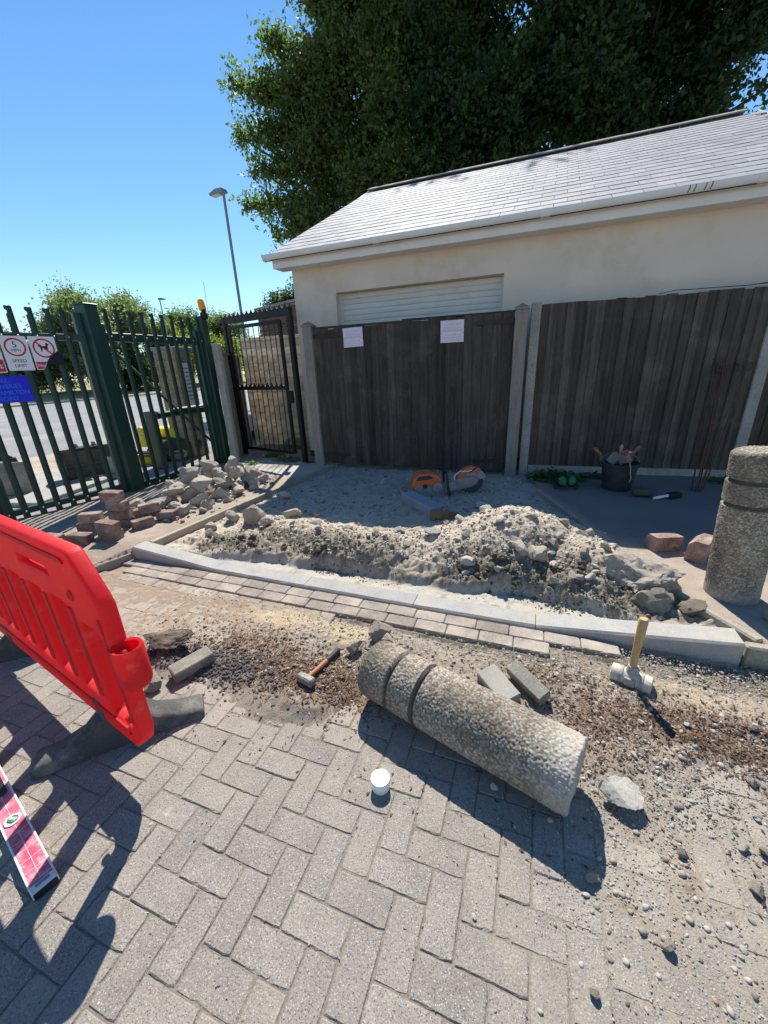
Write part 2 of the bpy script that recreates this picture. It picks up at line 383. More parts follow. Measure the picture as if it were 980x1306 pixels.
def plate_curve(name, outer, holes, thick, bev, m):
    """outline with holes, rounded edges, in local XY, thickness along Z"""
    cu = bpy.data.curves.new(name, 'CURVE'); cu.dimensions = '2D'; cu.fill_mode = 'BOTH'; cu.extrude = max(thick/2-bev, .0001); cu.bevel_depth = bev; cu.bevel_resolution = 2; cu.offset = -bev
    for pts in [outer]+holes:
        sp = cu.splines.new('POLY'); sp.points.add(len(pts)-1); sp.use_cyclic_u = True
        for p, q in zip(sp.points, pts): p.co = (q[0], q[1], 0, 1)
    o = bpy.data.objects.new(name, cu); C.objects.link(o)
    dg = bpy.context.evaluated_depsgraph_get(); me = bpy.data.meshes.new_from_object(o.evaluated_get(dg))
    bpy.data.objects.remove(o); me.name = name; me.materials.clear(); me.materials.append(M[m]); me.shade_smooth()
    try: me.set_sharp_from_angle(angle=math.radians(35))
    except Exception: pass
    return me
def rrect(x0, y0, x1, y1, r, n=4):
    out = []
    for cx, cy, a0 in ((x1-r, y1-r, 0), (x0+r, y1-r, 90), (x0+r, y0+r, 180), (x1-r, y0+r, 270)):
        for q in range(n+1):
            a = math.radians(a0+90*q/n); out.append((cx+r*math.cos(a), cy+r*math.sin(a)))
    return out
def basis(o, ex, ey, ez):
    return Matrix(((ex[0], ey[0], ez[0], o[0]), (ex[1], ey[1], ez[1], o[1]), (ex[2], ey[2], ez[2], o[2]), (0, 0, 0, 1)))

# rocks -------------------------------------------------------------
def ico(sub):
    bm = bmesh.new(); bmesh.ops.create_icosphere(bm, subdivisions=sub, radius=1)
    bm.verts.ensure_lookup_table()
    v = np.array([q.co[:] for q in bm.verts]); f = np.array([[q.index for q in p.verts] for p in bm.faces]); bm.free(); return v, f
ICO = {k: ico(k) for k in (1, 2, 3, 4, 5)}
def rock_mesh(name, sub, seed, m, cuts=9, sq=(1, .8, .65), rough=.05, depth=(.38, .74)):
    r = np.random.default_rng(seed); v, f = ICO[sub]; v = v.copy()
    for _ in range(cuts):
        n = r.normal(size=3); n /= np.linalg.norm(n); d = r.uniform(*depth)
        v -= np.clip(v@n-d, 0, None)[:, None]*n*.92
    v *= 1+(fbm(v[:, 0]*2.2+seed, v[:, 1]*2.2, v[:, 2]*2.2, seed, 5)*rough*2.6+fbm(v[:, 0]*8+seed, v[:, 1]*8, v[:, 2]*8, seed+5, 3)*rough*1.25)[:, None]
    v *= np.array(sq); v /= np.abs(v).max()
    me = np_mesh(name, v, f, m, None, sub >= 3); 
    if sub >= 3:
        try: me.set_sharp_from_angle(angle=math.radians(28))
        except Exception: pass
    return me
CHUNKS = [rock_mesh('chunk', 4, 100+i, 'chunk', 10, (1, random.uniform(.65, .95), random.uniform(.55, .8)), .08) for i in range(9)]
STONES = [rock_mesh('stone', 3, 200+i, 'stone', 7, (1, random.uniform(.65, .95), random.uniform(.5, .8)), .05) for i in range(9)]
CLODS = [rock_mesh('clod', 3, 300+i, 'clod', 4, (1, random.uniform(.7, .95), random.uniform(.6, .8)), .16) for i in range(5)]
WSTONES = [rock_mesh('white_stone', 3, 400+i, 'white_stone', 8, (1, .8, .6), .05) for i in range(4)]
WCLODS = [rock_mesh('clod', 3, 500+i, 'clod_wet', 4, (1, random.uniform(.7, .95), random.uniform(.6, .8)), .16) for i in range(4)]
def rock(pool, name, x, y, z, r, label, cat, group=None, sink=.25, rot=None, sc=None):
    me = random.choice(pool) if isinstance(pool, list) else pool
    zext = max(abs(v.co.z) for v in me.vertices) if False else .6
    o = link(name, me, None, (x, y, z+r*zext*(1-sink)), rot if rot is not None else (random.uniform(-.3, .3), random.uniform(-.3, .3), random.uniform(0, 6.3)))
    o.scale = sc if sc is not None else (r, r, r)
    return tag(o, label, cat, group)

# ================================================================== GROUND
def pebble_mesh(name, P, S, col, sub, m='pebbles', flat=.65, seed=3):
    r = np.random.default_rng(seed); v, f = ICO[sub]; n = len(P); k = len(v)
    ang = r.uniform(0, 2*PI, n); ca, sa = np.cos(ang), np.sin(ang)
    sx = S*r.uniform(.75, 1.25, n); sy = S*r.uniform(.55, 1, n); sz = S*r.uniform(.4, .8, n)*flat/.65
    jit = 1+r.uniform(-.16, .16, (n, k))
    x = v[None, :, 0]*sx[:, None]*jit; y = v[None, :, 1]*sy[:, None]*jit; z = v[None, :, 2]*sz[:, None]*jit
    tl = r.uniform(-.35, .35, n)[:, None]; z = z+x*tl
    X = x*ca[:, None]-y*sa[:, None]+P[:, None, 0]; Y = x*sa[:, None]+y*ca[:, None]+P[:, None, 1]; Z = z+P[:, None, 2]
    F = (f[None]+(np.arange(n)*k)[:, None, None]).reshape(-1, 3)
    cc = np.repeat(col, k, 0)
    return np_mesh(name, np.stack([X, Y, Z], -1).reshape(-1, 3), F, m, cc, sub > 1)
def stone_cols(n, r, warm=1.0, dark=.15, red=.03):
    b = r.uniform(.2, .5, n); c = np.stack([b, b*r.uniform(.88, .96, n), b*r.uniform(.72, .9, n)], 1)
    d = r.random(n) < dark; c[d] *= .35
    q = r.random(n) < red; c[q] = np.array([.4, .14, .08])*r.uniform(.7, 1.2, q.sum())[:, None]
    return c
def sample(n, x0, x1, y0, y1, dens, r):
    out = []; tot = 0
    while tot < n:
        x = r.uniform(x0, x1, n*2); y = r.uniform(y0, y1, n*2); k = r.random(n*2) < dens(x, y)
        out.append(np.stack([x[k], y[k]], 1)); tot += k.sum()
        if len(out) > 60: break
    return np.concatenate(out)[:n]

# base ground to the horizon, far below every other sheet
o = MB().add([(-900, -900, -.25), (900, -900, -.25), (900, 900, -.25), (-900, 900, -.25)], [(0, 1, 2, 3)]).build('ground', 'soil_base'); struct(o)
# yard and road beyond the palisade
def yard_z(x, y): return np.full_like(x, .0)
o = MB().add([(-33, -30, 0.0), (-5.55, -30, 0.0), (-5.3, 2.4, 0.0), (-5.12, 5.5, 0.0), (-5.6, 6.6, 0), (-7.5, 9, 0), (-7.5, 80, 0), (-33, 80, 0)], [(0, 1, 2, 3, 4, 5, 6, 7)]).build('road', 'road'); struct(o)
kb = MB(); kb.box((-33.1, 25, .02), (.2, 110, .24), .02); o = kb.build('road_kerb', 'kerb'); struct(o)
gx = np.linspace(-110, -33.2, 60); gy = np.linspace(-40, 130, 100); X, Y = np.meshgrid(gx, gy)
Z = .12+np.clip(-33.2-X, 0, 8)*.055+.05*fbm(X*.5, Y*.5, None, 5)
i = np.arange(X.size).reshape(X.shape); F = np.stack([i[:-1, :-1], i[:-1, 1:], i[1:, 1:], i[1:, :-1]], -1).reshape(-1, 4)
o = link('grass_verge', np_mesh('grass_verge', np.stack([X, Y, Z], -1).reshape(-1, 3), F, 'dry_grass', None, True)); struct(o)

# ---- dug-up bed behind the kerb
def lineR(y): return np.interp(y, [2.3, 2.9, 3.56, 4.9, 6.1], [1.24, .86, .64, .1, -.02])
def lineL(y): return np.interp(y, [2.2, 3.44, 5.25, 5.7], [-3.28, -3.21, -3.07, -3.03])
def pit_z(x, y):
    wob = .12*fbm(x*1.3, y*1.3, None, 3)
    z = .035+.02*fbm(x*2.2, y*2.2, None, 7)
    rid = .15*gau(y, 2.98+wob+.1*np.sin(x*1.6), .27)*sst(-2.75, -2.0, x)*(1-sst(.5, .9, x))
    mnd = .35*np.exp(-(((x+.08-.1*(y-3.3))/.56)**2+((y-3.27)/np.where(y < 3.27, .52, .5))**2)**1.0)
    mnd2 = .2*np.exp(-((x-.42)/.4)**2-((y-3.0)/.42)**2)
    z = z+np.maximum(np.maximum(rid, mnd), mnd2)+.25*np.minimum(rid, mnd)
    z = z+.05*gau(y, 2.62, .16)*sst(-3.1, -2.6, x)*(1-sst(-1.2, -.8, x))*(1+.8*fbm(x*3, y*3, None, 9))
    z = z-.0*gau(y, 2.47, .09)*sst(-2.0, -1.6, x)*(1-sst(.7, 1.0, x))
    act = np.clip(.25+1.1*gau(y, 2.95, .55), 0, 1)*(1-.3*gau(y, 2.38, .05))+.5*gau(y, 2.6, .12)
    d, idn = worley(x*16, y*16, None, 21); z = z+act*.02*(np.clip(.75-d, 0, 1))*(idn > .35)
    d, idn = worley(x*38, y*38, None, 31); z = z+(.35+act)*.012*np.clip(.7-d, 0, 1)*(idn > .3)
    z = z+(.25+act)*.024*fbm(x*8, y*8, None, 41)+(.4+act)*.009*fbm(x*24, y*24, None, 43)+(.5+act)*.0045*fbm(x*60, y*60, None, 44)
    rdg = 1-np.abs(fbm(x*13, y*13, None, 45)); z = z+act*.016*rdg**3*.5
    # wet concrete haunch against the back of the dropped kerb
    cw = 2.368+.14*sst(-2.9, -1.6, x)*(1-sst(.25, .85, x))*(1+.7*fbm(x*2.3, 0*x, None, 51))+.02*fbm(x*9, 0*x, None, 52)
    m = (1-sst(cw-.03, cw+.03, y))
    z = z*(1-m)+m*(.016+.008*fbm(x*6, y*6, None, 53)+.005*fbm(x*30, y*30, None, 54))
    z = z*sst(-3.28, -3.1, x)*1.0+(1-sst(-3.28, -3.1, x))*.03
    back = sst(3.9, 4.3, y); z = z*(1-.55*back)+back*.03
    return np.where(x > lineR(y)+.28, np.minimum(z, .06), z)
def pit_c(x, y, z):
    n = fbm(x*3, y*3, None, 61); n2 = fbm(x*14, y*14, None, 62)
    c = lerp(np.broadcast_to(np.array([.5, .425, .325]), x.shape+(3,)), (.4, .33, .245), np.clip(.5+n*.9, 0, 1))
    wet = np.clip(sst(2.4, 2.46, y+.03*n2)*(1-sst(2.72, 2.98, y+.22*n))*(sst(-3.0, -2.7, x)*(1-sst(-1.1, -.7, x+.2*n)) + .55*gau(y+.04*n2, 2.5, .07)*sst(-1.2,-1,x)+ sst(-.75, -.4, x+.25*n)*(1-sst(.72, .9, x))), 0, 1)
    wet = np.maximum(wet*.9, .8*np.exp(-((x-.12)/.16)**2-((y-2.93)/.1)**2))
    c = lerp(c, (.122, .104, .075), np.clip(wet*np.where(x < -.9, .72, 1.0)*(1.05+.7*n2), 0, .95))
    cw = 2.368+.14*sst(-2.9, -1.6, x)*(1-sst(.25, .85, x))*(1+.7*fbm(x*2.3, 0*x, None, 51))+.02*fbm(x*9, 0*x, None, 52)
    cem = (1-sst(cw-.02, cw+.05, y+.05*n2))
    c = lerp(c, (.42, .39, .325), cem*np.clip(.85+.5*n+.35*n2, .2, 1)); n6 = fbm(x*30, y*30, None, 67); c = lerp(c, (.25, .215, .16), np.clip(cem*(n6+.55*n2-.22)*2, 0, .8))
    d, idn = worley(x*38, y*38, None, 31)
    peb = (idn > .55)*(d < .42)*(1-cem)
    c = lerp(c, (.47, .43, .36), peb*.55*(1-.5*wet))
    back = sst(3.8, 4.3, y); c = lerp(c, (.42, .375, .31), back*.6); n5 = fbm(x*7, y*7, None, 66); c = lerp(c, (.27, .235, .19), np.clip(back*(n5+.1), 0, .6))
    return c
o = link('excavated_soil', grid_mesh('excavated_soil', -3.3, 1.45, 2.33, 6.02, .0115, pit_z, 'attr', pit_c)); struct(o)

# ---- left strip (between palisade and edging) and right path
def left_z(x, y):
    edge = np.interp(y, [-1, 1.15, 2.2, 2.36, 3.44, 5.5, 7], [-4.1, -3.62, -3.36, -3.29, -3.2, -3.02, -2.98])
    z = .092+.012*fbm(x*2.5, y*2.5, None, 71)+.004*fbm(x*18, y*18, None, 72)
    d, idn = worley(x*30, y*30, None, 74); z = z+.008*np.clip(.6-d, 0, 1)*(idn > .6)
    z = z-.04*(1-sst(1.7, 2.3, y))
    return np.where(x > edge, -.1, z)
def left_c(x, y, z):
    n = fbm(x*1.6, y*1.6, None, 75); n2 = fbm(x*11, y*11, None, 76)
    c = lerp(np.broadcast_to(np.array([.37, .31, .245]), x.shape+(3,)), (.27, .215, .165), np.clip(.5+n+.4*n2, 0, 1))
    slab = sst(4.6, 4.9, y+.2*n)*(1-sst(5.7, 5.9, y))*sst(-4.7, -4.4, x)
    c = lerp(c, (.42, .385, .33), slab)
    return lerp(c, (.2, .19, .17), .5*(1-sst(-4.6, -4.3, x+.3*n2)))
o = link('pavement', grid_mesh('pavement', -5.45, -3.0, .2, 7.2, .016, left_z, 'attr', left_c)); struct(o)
def path_z(x, y):
    z = .096+.006*fbm(x*1.5, y*1.5, None, 81)+.0025*fbm(x*22, y*22, None, 82)
    return np.where(x < lineR(y)+.004, -.12, z)
def path_c(x, y, z):
    n = fbm(x*1.6, y*1.6, None, 85); n2 = fbm(x*12, y*12, None, 86)
    c = lerp(np.broadcast_to(np.array([.15, .145, .138]), x.shape+(3,)), (.2, .188, .172), np.clip(.5+n, 0, 1))
    d, idn = worley(x*26, y*26, None, 87)
    front = 1-sst(3.35, 3.75, y+.25*n+.1*n2)
    c = lerp(c, (.37, .3, .24), front*np.clip(.85+.5*n2, 0, 1))
    return lerp(c, (.3, .26, .2), (1-sst(.02, .14, x-lineR(y)))*.7)
o = link('tarmac_path', grid_mesh('tarmac_path', -.05, 4.6, 2.28, 6.08, .02, path_z, 'attr', path_c)); struct(o)

# ---- foreground dirt sheet: fills the paver joints, drifts over the paving and dips where it is dug out
def yb(x): return np.interp(x, [-4, -2.1, -1.5, -.9, -.5, 0, .4, .8, 1.3], [1.35, 1.12, 1.17, 1.3, 1.42, 1.42, 1.3, 1.42, 1.55])
def dirt_z(x, y):
    n = fbm(x*2.1, y*2.1, None, 91); n2 = fbm(x*9, y*9, None, 92); n3 = fbm(x*28, y*28, None, 93)
    base = -.0038+.0016*n3
    left = 1-sst(-1.75, -1.2, x)
    c = sst(-.08, .2, y-yb(x)+.22*n+.09*n2)
    cover = c*(.02+.016*n+.009*n2+.005*n3)*(1-.86*left*sst(1.25, 1.5, y))
    z = base+cover+c*.006*(1-left)
    thin = sst(-.1, .9, x+.3*n)*(1-sst(1.35, 1.6, y))*sst(.15, .8, y+.8*x-.2)
    z = z+thin*(.0006+.0042*n+.0034*n2)
    z = z+.005*n3*c
    dig = sst(-1.3, -1.1, x)*(1-sst(.2, .26, x))*gau(y, 1.95, .075)*.052
    dig2 = sst(.14, .2, x)*(1-sst(.52, .57, x))*gau(y, 2.03, .11)*.055
    dig3 = sst(.45, .6, x)*sst(1.85, 2.12, y)*.055
    z = z-np.maximum(np.maximum(dig, dig2), dig3)
    rm = np.maximum(np.maximum(sst(1.945, 1.975, y)*(x < .2), sst(2.05, 2.085, y)*(x < .57)), 0)
    z = z*(1-rm)-.014*rm*(1+.5*n2)
    # spoil heap beside the bollard head
    z = z+.07*np.exp(-((x+.72)/.13)**2-((y-1.74)/.13)**2)*(1+.5*n2)
    act = (c*(1-.6*left)+.3*dig3/.055)*(1-rm)
    d, idn = worley(x*34, y*34, None, 95); z = z+act*.011*np.clip(.65-d, 0, 1)*(idn > .45)
    # broken-up tarmac corner next to the barrier
    tar = np.exp(-((x+1.95)/.22)**2-((y-1.32)/.12)**2); z = z+tar*.035*(1+.7*n2+.4*n3)
    return z
def dirt_c(x, y, z):
    n = fbm(x*2.1, y*2.1, None, 91); n2 = fbm(x*9, y*9, None, 92); n3 = fbm(x*28, y*28, None, 93)
    c = lerp(np.broadcast_to(np.array([.31, .26, .205]), x.shape+(3,)), (.24, .2, .155), np.clip(.5+n+.3*n2, 0, 1))
    lf_ = (1-sst(-1.75, -1.2, x))*sst(1.25, 1.5, y); c = lerp(c, (.3, .225, .16), lf_*.7)
    joint = 1-sst(-.08, .25, y-yb(x)+.22*n)
    c = lerp(c, (.2, .172, .14), joint*.75)
    thin = sst(-.2, .9, x+.3*n)*(1-sst(1.35, 1.6, y)); c = lerp(c, (.31, .265, .21), thin*.8)
    for cx, cy, sx, sy, a in ((-1.12, 1.4, .34, .14, .95), (-.82, 1.42, .16, .14, .95), (.72, 1.66, .34, .13, .95), (1.15, 1.6, .35, .12, .9), (.35, 1.52, .22, .16, .75), (-1.5, 1.55, .3, .12, .6), (.2, 1.8, .2, .08, .5)):
        k = np.clip(1.5*np.exp(-((x-cx)/sx)**2-((y-cy)/sy)**2)-.35+.55*n2+.35*n3, 0, 1)*a
        c = lerp(c, (.15, .095, .063), k*.8)
    for cx, cy, sx, sy, a in ((-1.45, 1.82, .4, .09, .8), (-.95, 1.8, .22, .1, .9), (.8, 1.85, .25, .09, .5)):
        k = np.clip(1.4*np.exp(-((x-cx)/sx)**2-((y-cy)/sy)**2)-.2+.5*n2, 0, 1)*a
        c = lerp(c, (.44, .35, .225), k)
    dk = np.clip(1.5*np.exp(-((x+1.62)/.42)**2-((y-1.34)/.13)**2)-.35+.7*n2+.4*n3, 0, 1); c = lerp(c, (.075, .07, .065), dk*.85)
    wet = sst(.35, .6, x+.1*n)*sst(1.9, 2.02, y+.08*n2); c = lerp(c, (.2, .17, .12), wet*.7)
    wet = sst(-.6, -.3, x)*(1-sst(.5, .6, x))*gau(y, 1.93, .07); c = lerp(c, (.19, .165, .115), wet*.6)
    d, idn = worley(x*34, y*34, None, 95); c = lerp(c, (.45, .41, .35), (idn > .86)*(d < .35)*.5*(1-joint))
    return c
o = link('dirt', grid_mesh('dirt', -4.0, 2.3, -.5, 2.25, .009, dirt_z, 'attr', dirt_c)); struct(o)

# ---- herringbone block paving: each paver a part, the 300 nearest by themselves
pav = struct(link('block_paving', None))
def block_mesh(name, sx, sy, sz, bev, m, seed):
    b = MB(); b.box((0, 0, -sz/2), (sx, sy, sz), bev)
    r = random.Random(seed); b.v = [(x+r.uniform(-.0012, .0012), y+r.uniform(-.0012, .0012), z+r.uniform(-.0006, .0006)) for x, y, z in b.v]
    return b.mesh(name, m)
def worn_block(name, sx, sy, sz, m, seed, ch=.0032):
    r = random.Random(seed); x, y = sx/2, sy/2; pts = []
    def run(a, b, n):
        for q in range(n): pts.append((a[0]+(b[0]-a[0])*q/n, a[1]+(b[1]-a[1])*q/n))
    c_ = .004
    run((-x+c_, -y), (x-c_, -y), 11); run((x, -y+c_), (x, y-c_), 6); run((x-c_, y), (-x+c_, y), 11); run((-x, y-c_), (-x, -y+c_), 6)
    top = []; mid = []
    for p in pts:
        k = ch+max(0, r.gauss(0, .0009))+(r.uniform(.002, .006) if r.random() < .05 else 0)
        top.append((p[0]*(1-k/x), p[1]*(1-k/y), r.uniform(-.0004, .0004))); mid.append((p[0]*(1+r.gauss(-.0002, .0004)/x), p[1]*(1+r.gauss(-.0002, .0004)/y), -ch*r.uniform(.8, 1.6)))
    n = len(pts); vs = top+mid+[(p[0], p[1], -sz) for p in pts]
    fs = [tuple(range(n))]+[(q+n, (q+1) % n+n, (q+1) % n, q) for q in range(n)]+[(q+2*n, (q+1) % n+2*n, (q+1) % n+n, q+n) for q in range(n)]
    return MB().add(vs, fs).mesh(name, m)
PV = [worn_block('paver', .1968, .0968, .06, 'paver', k) for k in range(12)]
X0, Y0 = -.385, .69
cells = []
for iy in range(-18, 16):
    for ix in range(-38, 34):
        c = (ix-iy) % 4
        if c == 0: cells.append((X0+.1*ix+.1, Y0+.1*iy+.05, 0))
        elif c == 3: cells.append((X0+.1*ix+.05, Y0+.1*iy+.1, 1))
keep = []
for x, y, q in cells:
    t = y+(.1 if q else .05)
    if x < -1.15:
        if t > 1.875 or x < -3.45: continue
    elif y > float(yb(np.array([x]))[0])+.22: continue
    if x > 2.2 or y < -.9: continue
    keep.append((x, y, q))
def in_view(x, y):
    d = Vector((x, y, -1.56)); z = d.dot(fw)
    if z < .05: return False, 9
    u, v = d.dot(rt)/z*f_px, d.dot(up)/z*f_px
    return abs(u) < 505 and abs(v) < 668, z
ranked = sorted(keep, key=lambda t: (0 if in_view(t[0], t[1])[0] else 1, in_view(t[0], t[1])[1]))
rest = MB()
for k, (x, y, q) in enumerate(ranked):
    dz = random.gauss(0, .0012); tx, ty = random.gauss(0, .004), random.gauss(0, .004)
    if k < 300:
        o = link('paver', PV[(k*5+int(x*31)) % 12], pav, (x, y, dz), (tx, ty, (PI/2 if q else 0)+(PI if random.random() < .5 else 0)+random.gauss(0, .004)))
        dl = float(np.clip(.25+1.6*(y-yb(np.array([x]))[0]+.3), 0, 1)); dr = float(sst(-.25, .75, np.array([x+.25*y]))[0])*.6
        o.color = (min(1, max(dl*.9, dr)), 0, 0, 1)
    else:
        rest.box((x, y, -.03+dz), (.1955, .0955, .06) if not q else (.0955, .1955, .06), .004)
o = stuff(rest.build('outlying_paving', 'paver', pav)); o.color = (.2, 0, 0, 1)
# ---- stretcher rows along the kerb
rows = struct(link('paving_border', None))
PB = [worn_block('paver', .197, .1015, .062, 'paver_brown', 50+k, .0045) for k in range(7)]
for y, x0, x1 in ((2.14, -3.36, .56), (2.034, -3.3, .19), (1.928, -3.25, -1.15)):
    x = x1-.1
    while x > x0:
        link('paver', random.choice(PB), rows, (x, y, (.008 if y > 2 else .001)+random.gauss(0, .0015)), (random.gauss(0, .006), random.gauss(0, .006), random.choice((0, PI))+random.gauss(0, .005)))
        x -= .2
# ---- kerb stones
kerb = struct(link('kerb', None))
def kerb_stone(x0, x1, za, zb):
    b = MB(); n = 10; g = .002; ch = .012
    prof = lambda z: [(2.205, -.12), (2.205, z-ch), (2.205+ch, z), (2.352-ch*.4, z), (2.352, z-ch*.4), (2.352, -.12)]
    vs = []; fs = []
    for i in range(n+1):
        t = i/n; x = x0+g+(x1-x0-2*g)*t; z = za+(zb-za)*t
        vs += [(x, p[0]+random.uniform(-.0008, .0008), p[1]+random.uniform(-.0008, .0008)) for p in prof(z)]
    for i in range(n):
        for q in range(6): fs.append((i*6+q, i*6+(q+1) % 6, i*6+6+(q+1) % 6, i*6+6+q))
    fs += [tuple(range(6))[::-1], tuple(range(n*6, n*6+6))]
    return b.add(vs, fs).build('kerb_stone', 'kerb', kerb)
for a in ((-3.33, -2.42, .115, .03), (-2.42, -1.55, .03, .024), (-1.55, -.68, .024, .02), (-.68, .11, .02, .024), (.11, 1.125, .024, .13)): kerb_stone(*a)
# drainage-thin dark joint strip between kerb and pavers is the real gap left there
# ---- concrete edgings round the bed
edg = struct(link('path_edging', None))
def edging(a, b, z, h=.15, t=.05, u=.9):
    a = Vector(a); b = Vector(b); d = b-a; n = max(1, round(d.length/u)); an = math.atan2(d.y, d.x)
    for i in range(n):
        p = a+d*((i+.5)/n); m = MB(); m.box((0, 0, 0), (d.length/n-.006, t, h), .007)
        m.v = [(x, y+random.uniform(-.003, .003), z_+random.uniform(-.003, .003)) for x, y, z_ in m.v]
        link('edging_stone', m.mesh('edging_stone', 'edging'), edg, (p.x, p.y, z-h/2+random.uniform(-.004, .004)), (0, 0, an+random.uniform(-.008, .008)))
edging((-3.29, 2.36), (-3.2, 3.44), .105); edging((-3.2, 3.44), (-3.02, 5.5), .108)
edging((-3.62, 1.15), (-3.36, 2.2), .06)
edging((.1, 4.9), (.64, 3.56), .1); edging((.64, 3.56), (.86, 2.9), .1); edging((.86, 2.9), (1.235, 2.31), .105)
m = MB(); m.box((2.3, 2.262, .035), (2.3, .06, .135), .01); o = m.build('edging_stone', 'edging', edg)

# ---- loose material (nobody could count it)
rg = np.random.default_rng(5)
P = sample(4200, -3.2, 1.2, 2.4, 4.4, lambda x, y: np.clip(.12+.9*gau(y, 2.95, .35)*sst(-2.2, -1.6, x)+.5*gau(y, 3.6, .4)*gau(x, .2, .7), 0, 1)*(y > 2.6+.06*np.sin(x*5))*(x < lineR(y)+.1), rg)
S = rg.gamma(1.3, .003, len(P))+.0025; S = np.minimum(S, .02); z = pit_z(P[:, 0], P[:, 1])
stuff(link('mound_gravel', pebble_mesh('mound_gravel', np.c_[P, z+S*.2], S, (stone_cols(len(P), rg, dark=.04, red=.002)*.45+np.array([.28, .235, .175])), 2)))
P = sample(6000, -3.2, .9, 2.4, 3.0, lambda x, y: np.clip(sst(2.44, 2.5, y+.08*np.sin(x*4.1)+.04*np.sin(x*11))*(1-sst(2.7, 2.95, y))*(sst(-3.0, -2.7, x)*(1-sst(-1.1, -.8, x))+sst(-.7, -.4, x)*(1-sst(.75, .95, x))), 0, 1)*np.clip(2.2*vnoise(x*7, y*9, None, 17)-.4, .1, 1)+.012, rg)
S = rg.gamma(1.2, .0024, len(P))+.002; S = np.minimum(S, .014); z = pit_z(P[:, 0], P[:, 1]); b = rg.uniform(.085, .22, len(P))
stuff(link('wet_soil_crumbs', pebble_mesh('wet_soil_crumbs', np.c_[P, z+S*.15], S, np.c_[b, b*.87, b*.64], 1, flat=.9)))
P = sample(6000, -3.2, 1.1, 3.0, 5.7, lambda x, y: .35+0*x+.5*gau(y, 4.4, .8), rg)
S = rg.gamma(1.3, .005, len(P))+.003; S = np.minimum(S, .03); z = pit_z(P[:, 0], P[:, 1]); P_ok = P[:, 0] < lineR(P[:, 1])-.02
stuff(link('dusty_gravel', pebble_mesh('dusty_gravel', np.c_[P, z+S*.2][P_ok], S[P_ok], (stone_cols(len(P), rg, dark=.1, red=.006)[P_ok]*.8+.06), 1)))
def fg_dens(x, y):
    n = vnoise(x*5, y*5, None, 7)
    a = sst(-.1, .2, y-yb(x))*.30*(.4+n)
    a = a+.9*sst(.4, .7, x)*sst(1.9, 2.0, y)+.6*sst(-.6, -.2, x)*gau(y, 1.88, .1)*(1-sst(.3, .6, x))
    a = a+.65*np.exp(-((x-.42)/.22)**2-((y-1.05)/.3)**2)+.5*np.exp(-((x-.75)/.4)**2-((y-1.35)/.15)**2)+.25*sst(.1, .6, x)*n*n+.012
    a = a+.8*np.exp(-((x+.72)/.14)**2-((y-1.74)/.13)**2)+.5*np.exp(-((x-.95)/.12)**2-((y-1.15)/.1)**2)
    rm = np.maximum(sst(1.95, 1.98, y)*(x < .2), sst(2.06, 2.09, y)*(x < .57))
    return np.clip(a, 0, 1)*(1-.75*(1-sst(-1.7, -1.2, x)))*(1-.9*rm)
P = sample(5600, -2.4, 1.6, .15, 2.2, fg_dens, rg)
S = rg.gamma(1.3, .0021, len(P))+.0016; S = np.minimum(S, .011); z = np.maximum(dirt_z(P[:, 0], P[:, 1]), -.002)
stuff(link('loose_gravel', pebble_mesh('loose_gravel', np.c_[P, z+S*.25], S, stone_cols(len(P), rg, dark=.12, red=.012)*.7+np.array([.09, .078, .06]), 2)))
P = sample(16000, -2.4, 1.6, .1, 2.2, lambda x, y: np.clip(fg_dens(x, y)*1.2+.02, 0, 1), rg)
S = rg.uniform(.0012, .0042, len(P)); z = np.maximum(dirt_z(P[:, 0], P[:, 1]), -.001)
stuff(link('fine_grit', pebble_mesh('fine_grit', np.c_[P, z+S*.3], S, stone_cols(len(P), rg, dark=.1)*.75+.05, 1)))
P = sample(1800, -2.3, -.9, 1.1, 1.7, lambda x, y: np.clip(1.3*np.exp(-((x+1.62)/.38)**2-((y-1.34)/.13)**2)-.1, 0, 1)+.015, rg)
S = rg.gamma(2, .0024, len(P))+.002; z = dirt_z(P[:, 0], P[:, 1]); b = rg.uniform(.03, .11, len(P))
stuff(link('tarmac_crumbs', pebble_mesh('tarmac_crumbs', np.c_[P, z+S*.3], np.minimum(S, .011), np.c_[b, b*.97, b*.93]+.015, 1)))
# bark and leaf litter: small curled flakes
def litter(name, P, z, L, cols, seed):
    r = np.random.default_rng(seed); n = len(P); a = r.uniform(0, 2*PI, n); t = r.uniform(-.5, .5, n); Wd = L*r.uniform(.18, .5, n)
    dx, dy = np.cos(a)*L, np.sin(a)*L; wx, wy = -np.sin(a)*Wd, np.cos(a)*Wd
    c = np.c_[P, z+.002+np.abs(t)*L*.5]
    v = np.stack([np.c_[c[:, 0]-dx, c[:, 1]-dy, c[:, 2]-t*L], np.c_[c[:, 0]+wx, c[:, 1]+wy, c[:, 2]+.3*Wd], np.c_[c[:, 0]+dx, c[:, 1]+dy, c[:, 2]+t*L], np.c_[c[:, 0]-wx, c[:, 1]-wy, c[:, 2]+.5*Wd]], 1)
    F = np.arange(n*4).reshape(n, 4)
    return stuff(link(name, np_mesh(name, v.reshape(-1, 3), F, 'pebbles', np.repeat(cols, 4, 0))))
def lit_dens(x, y):
    o_ = .015+0*x
    for cx, cy, sx, sy, a in ((-1.12, 1.4, .34, .14, 1), (-.82, 1.42, .16, .14, 1), (.72, 1.66, .34, .13, 1), (1.15, 1.6, .35, .12, .9), (.35, 1.52, .22, .16, .6), (-1.5, 1.55, .3, .12, .5), (.2, 1.8, .2, .08, .5)):
        o_ = o_+a*np.exp(-((x-cx)/sx)**2-((y-cy)/sy)**2)
    return np.clip(o_, 0, 1)
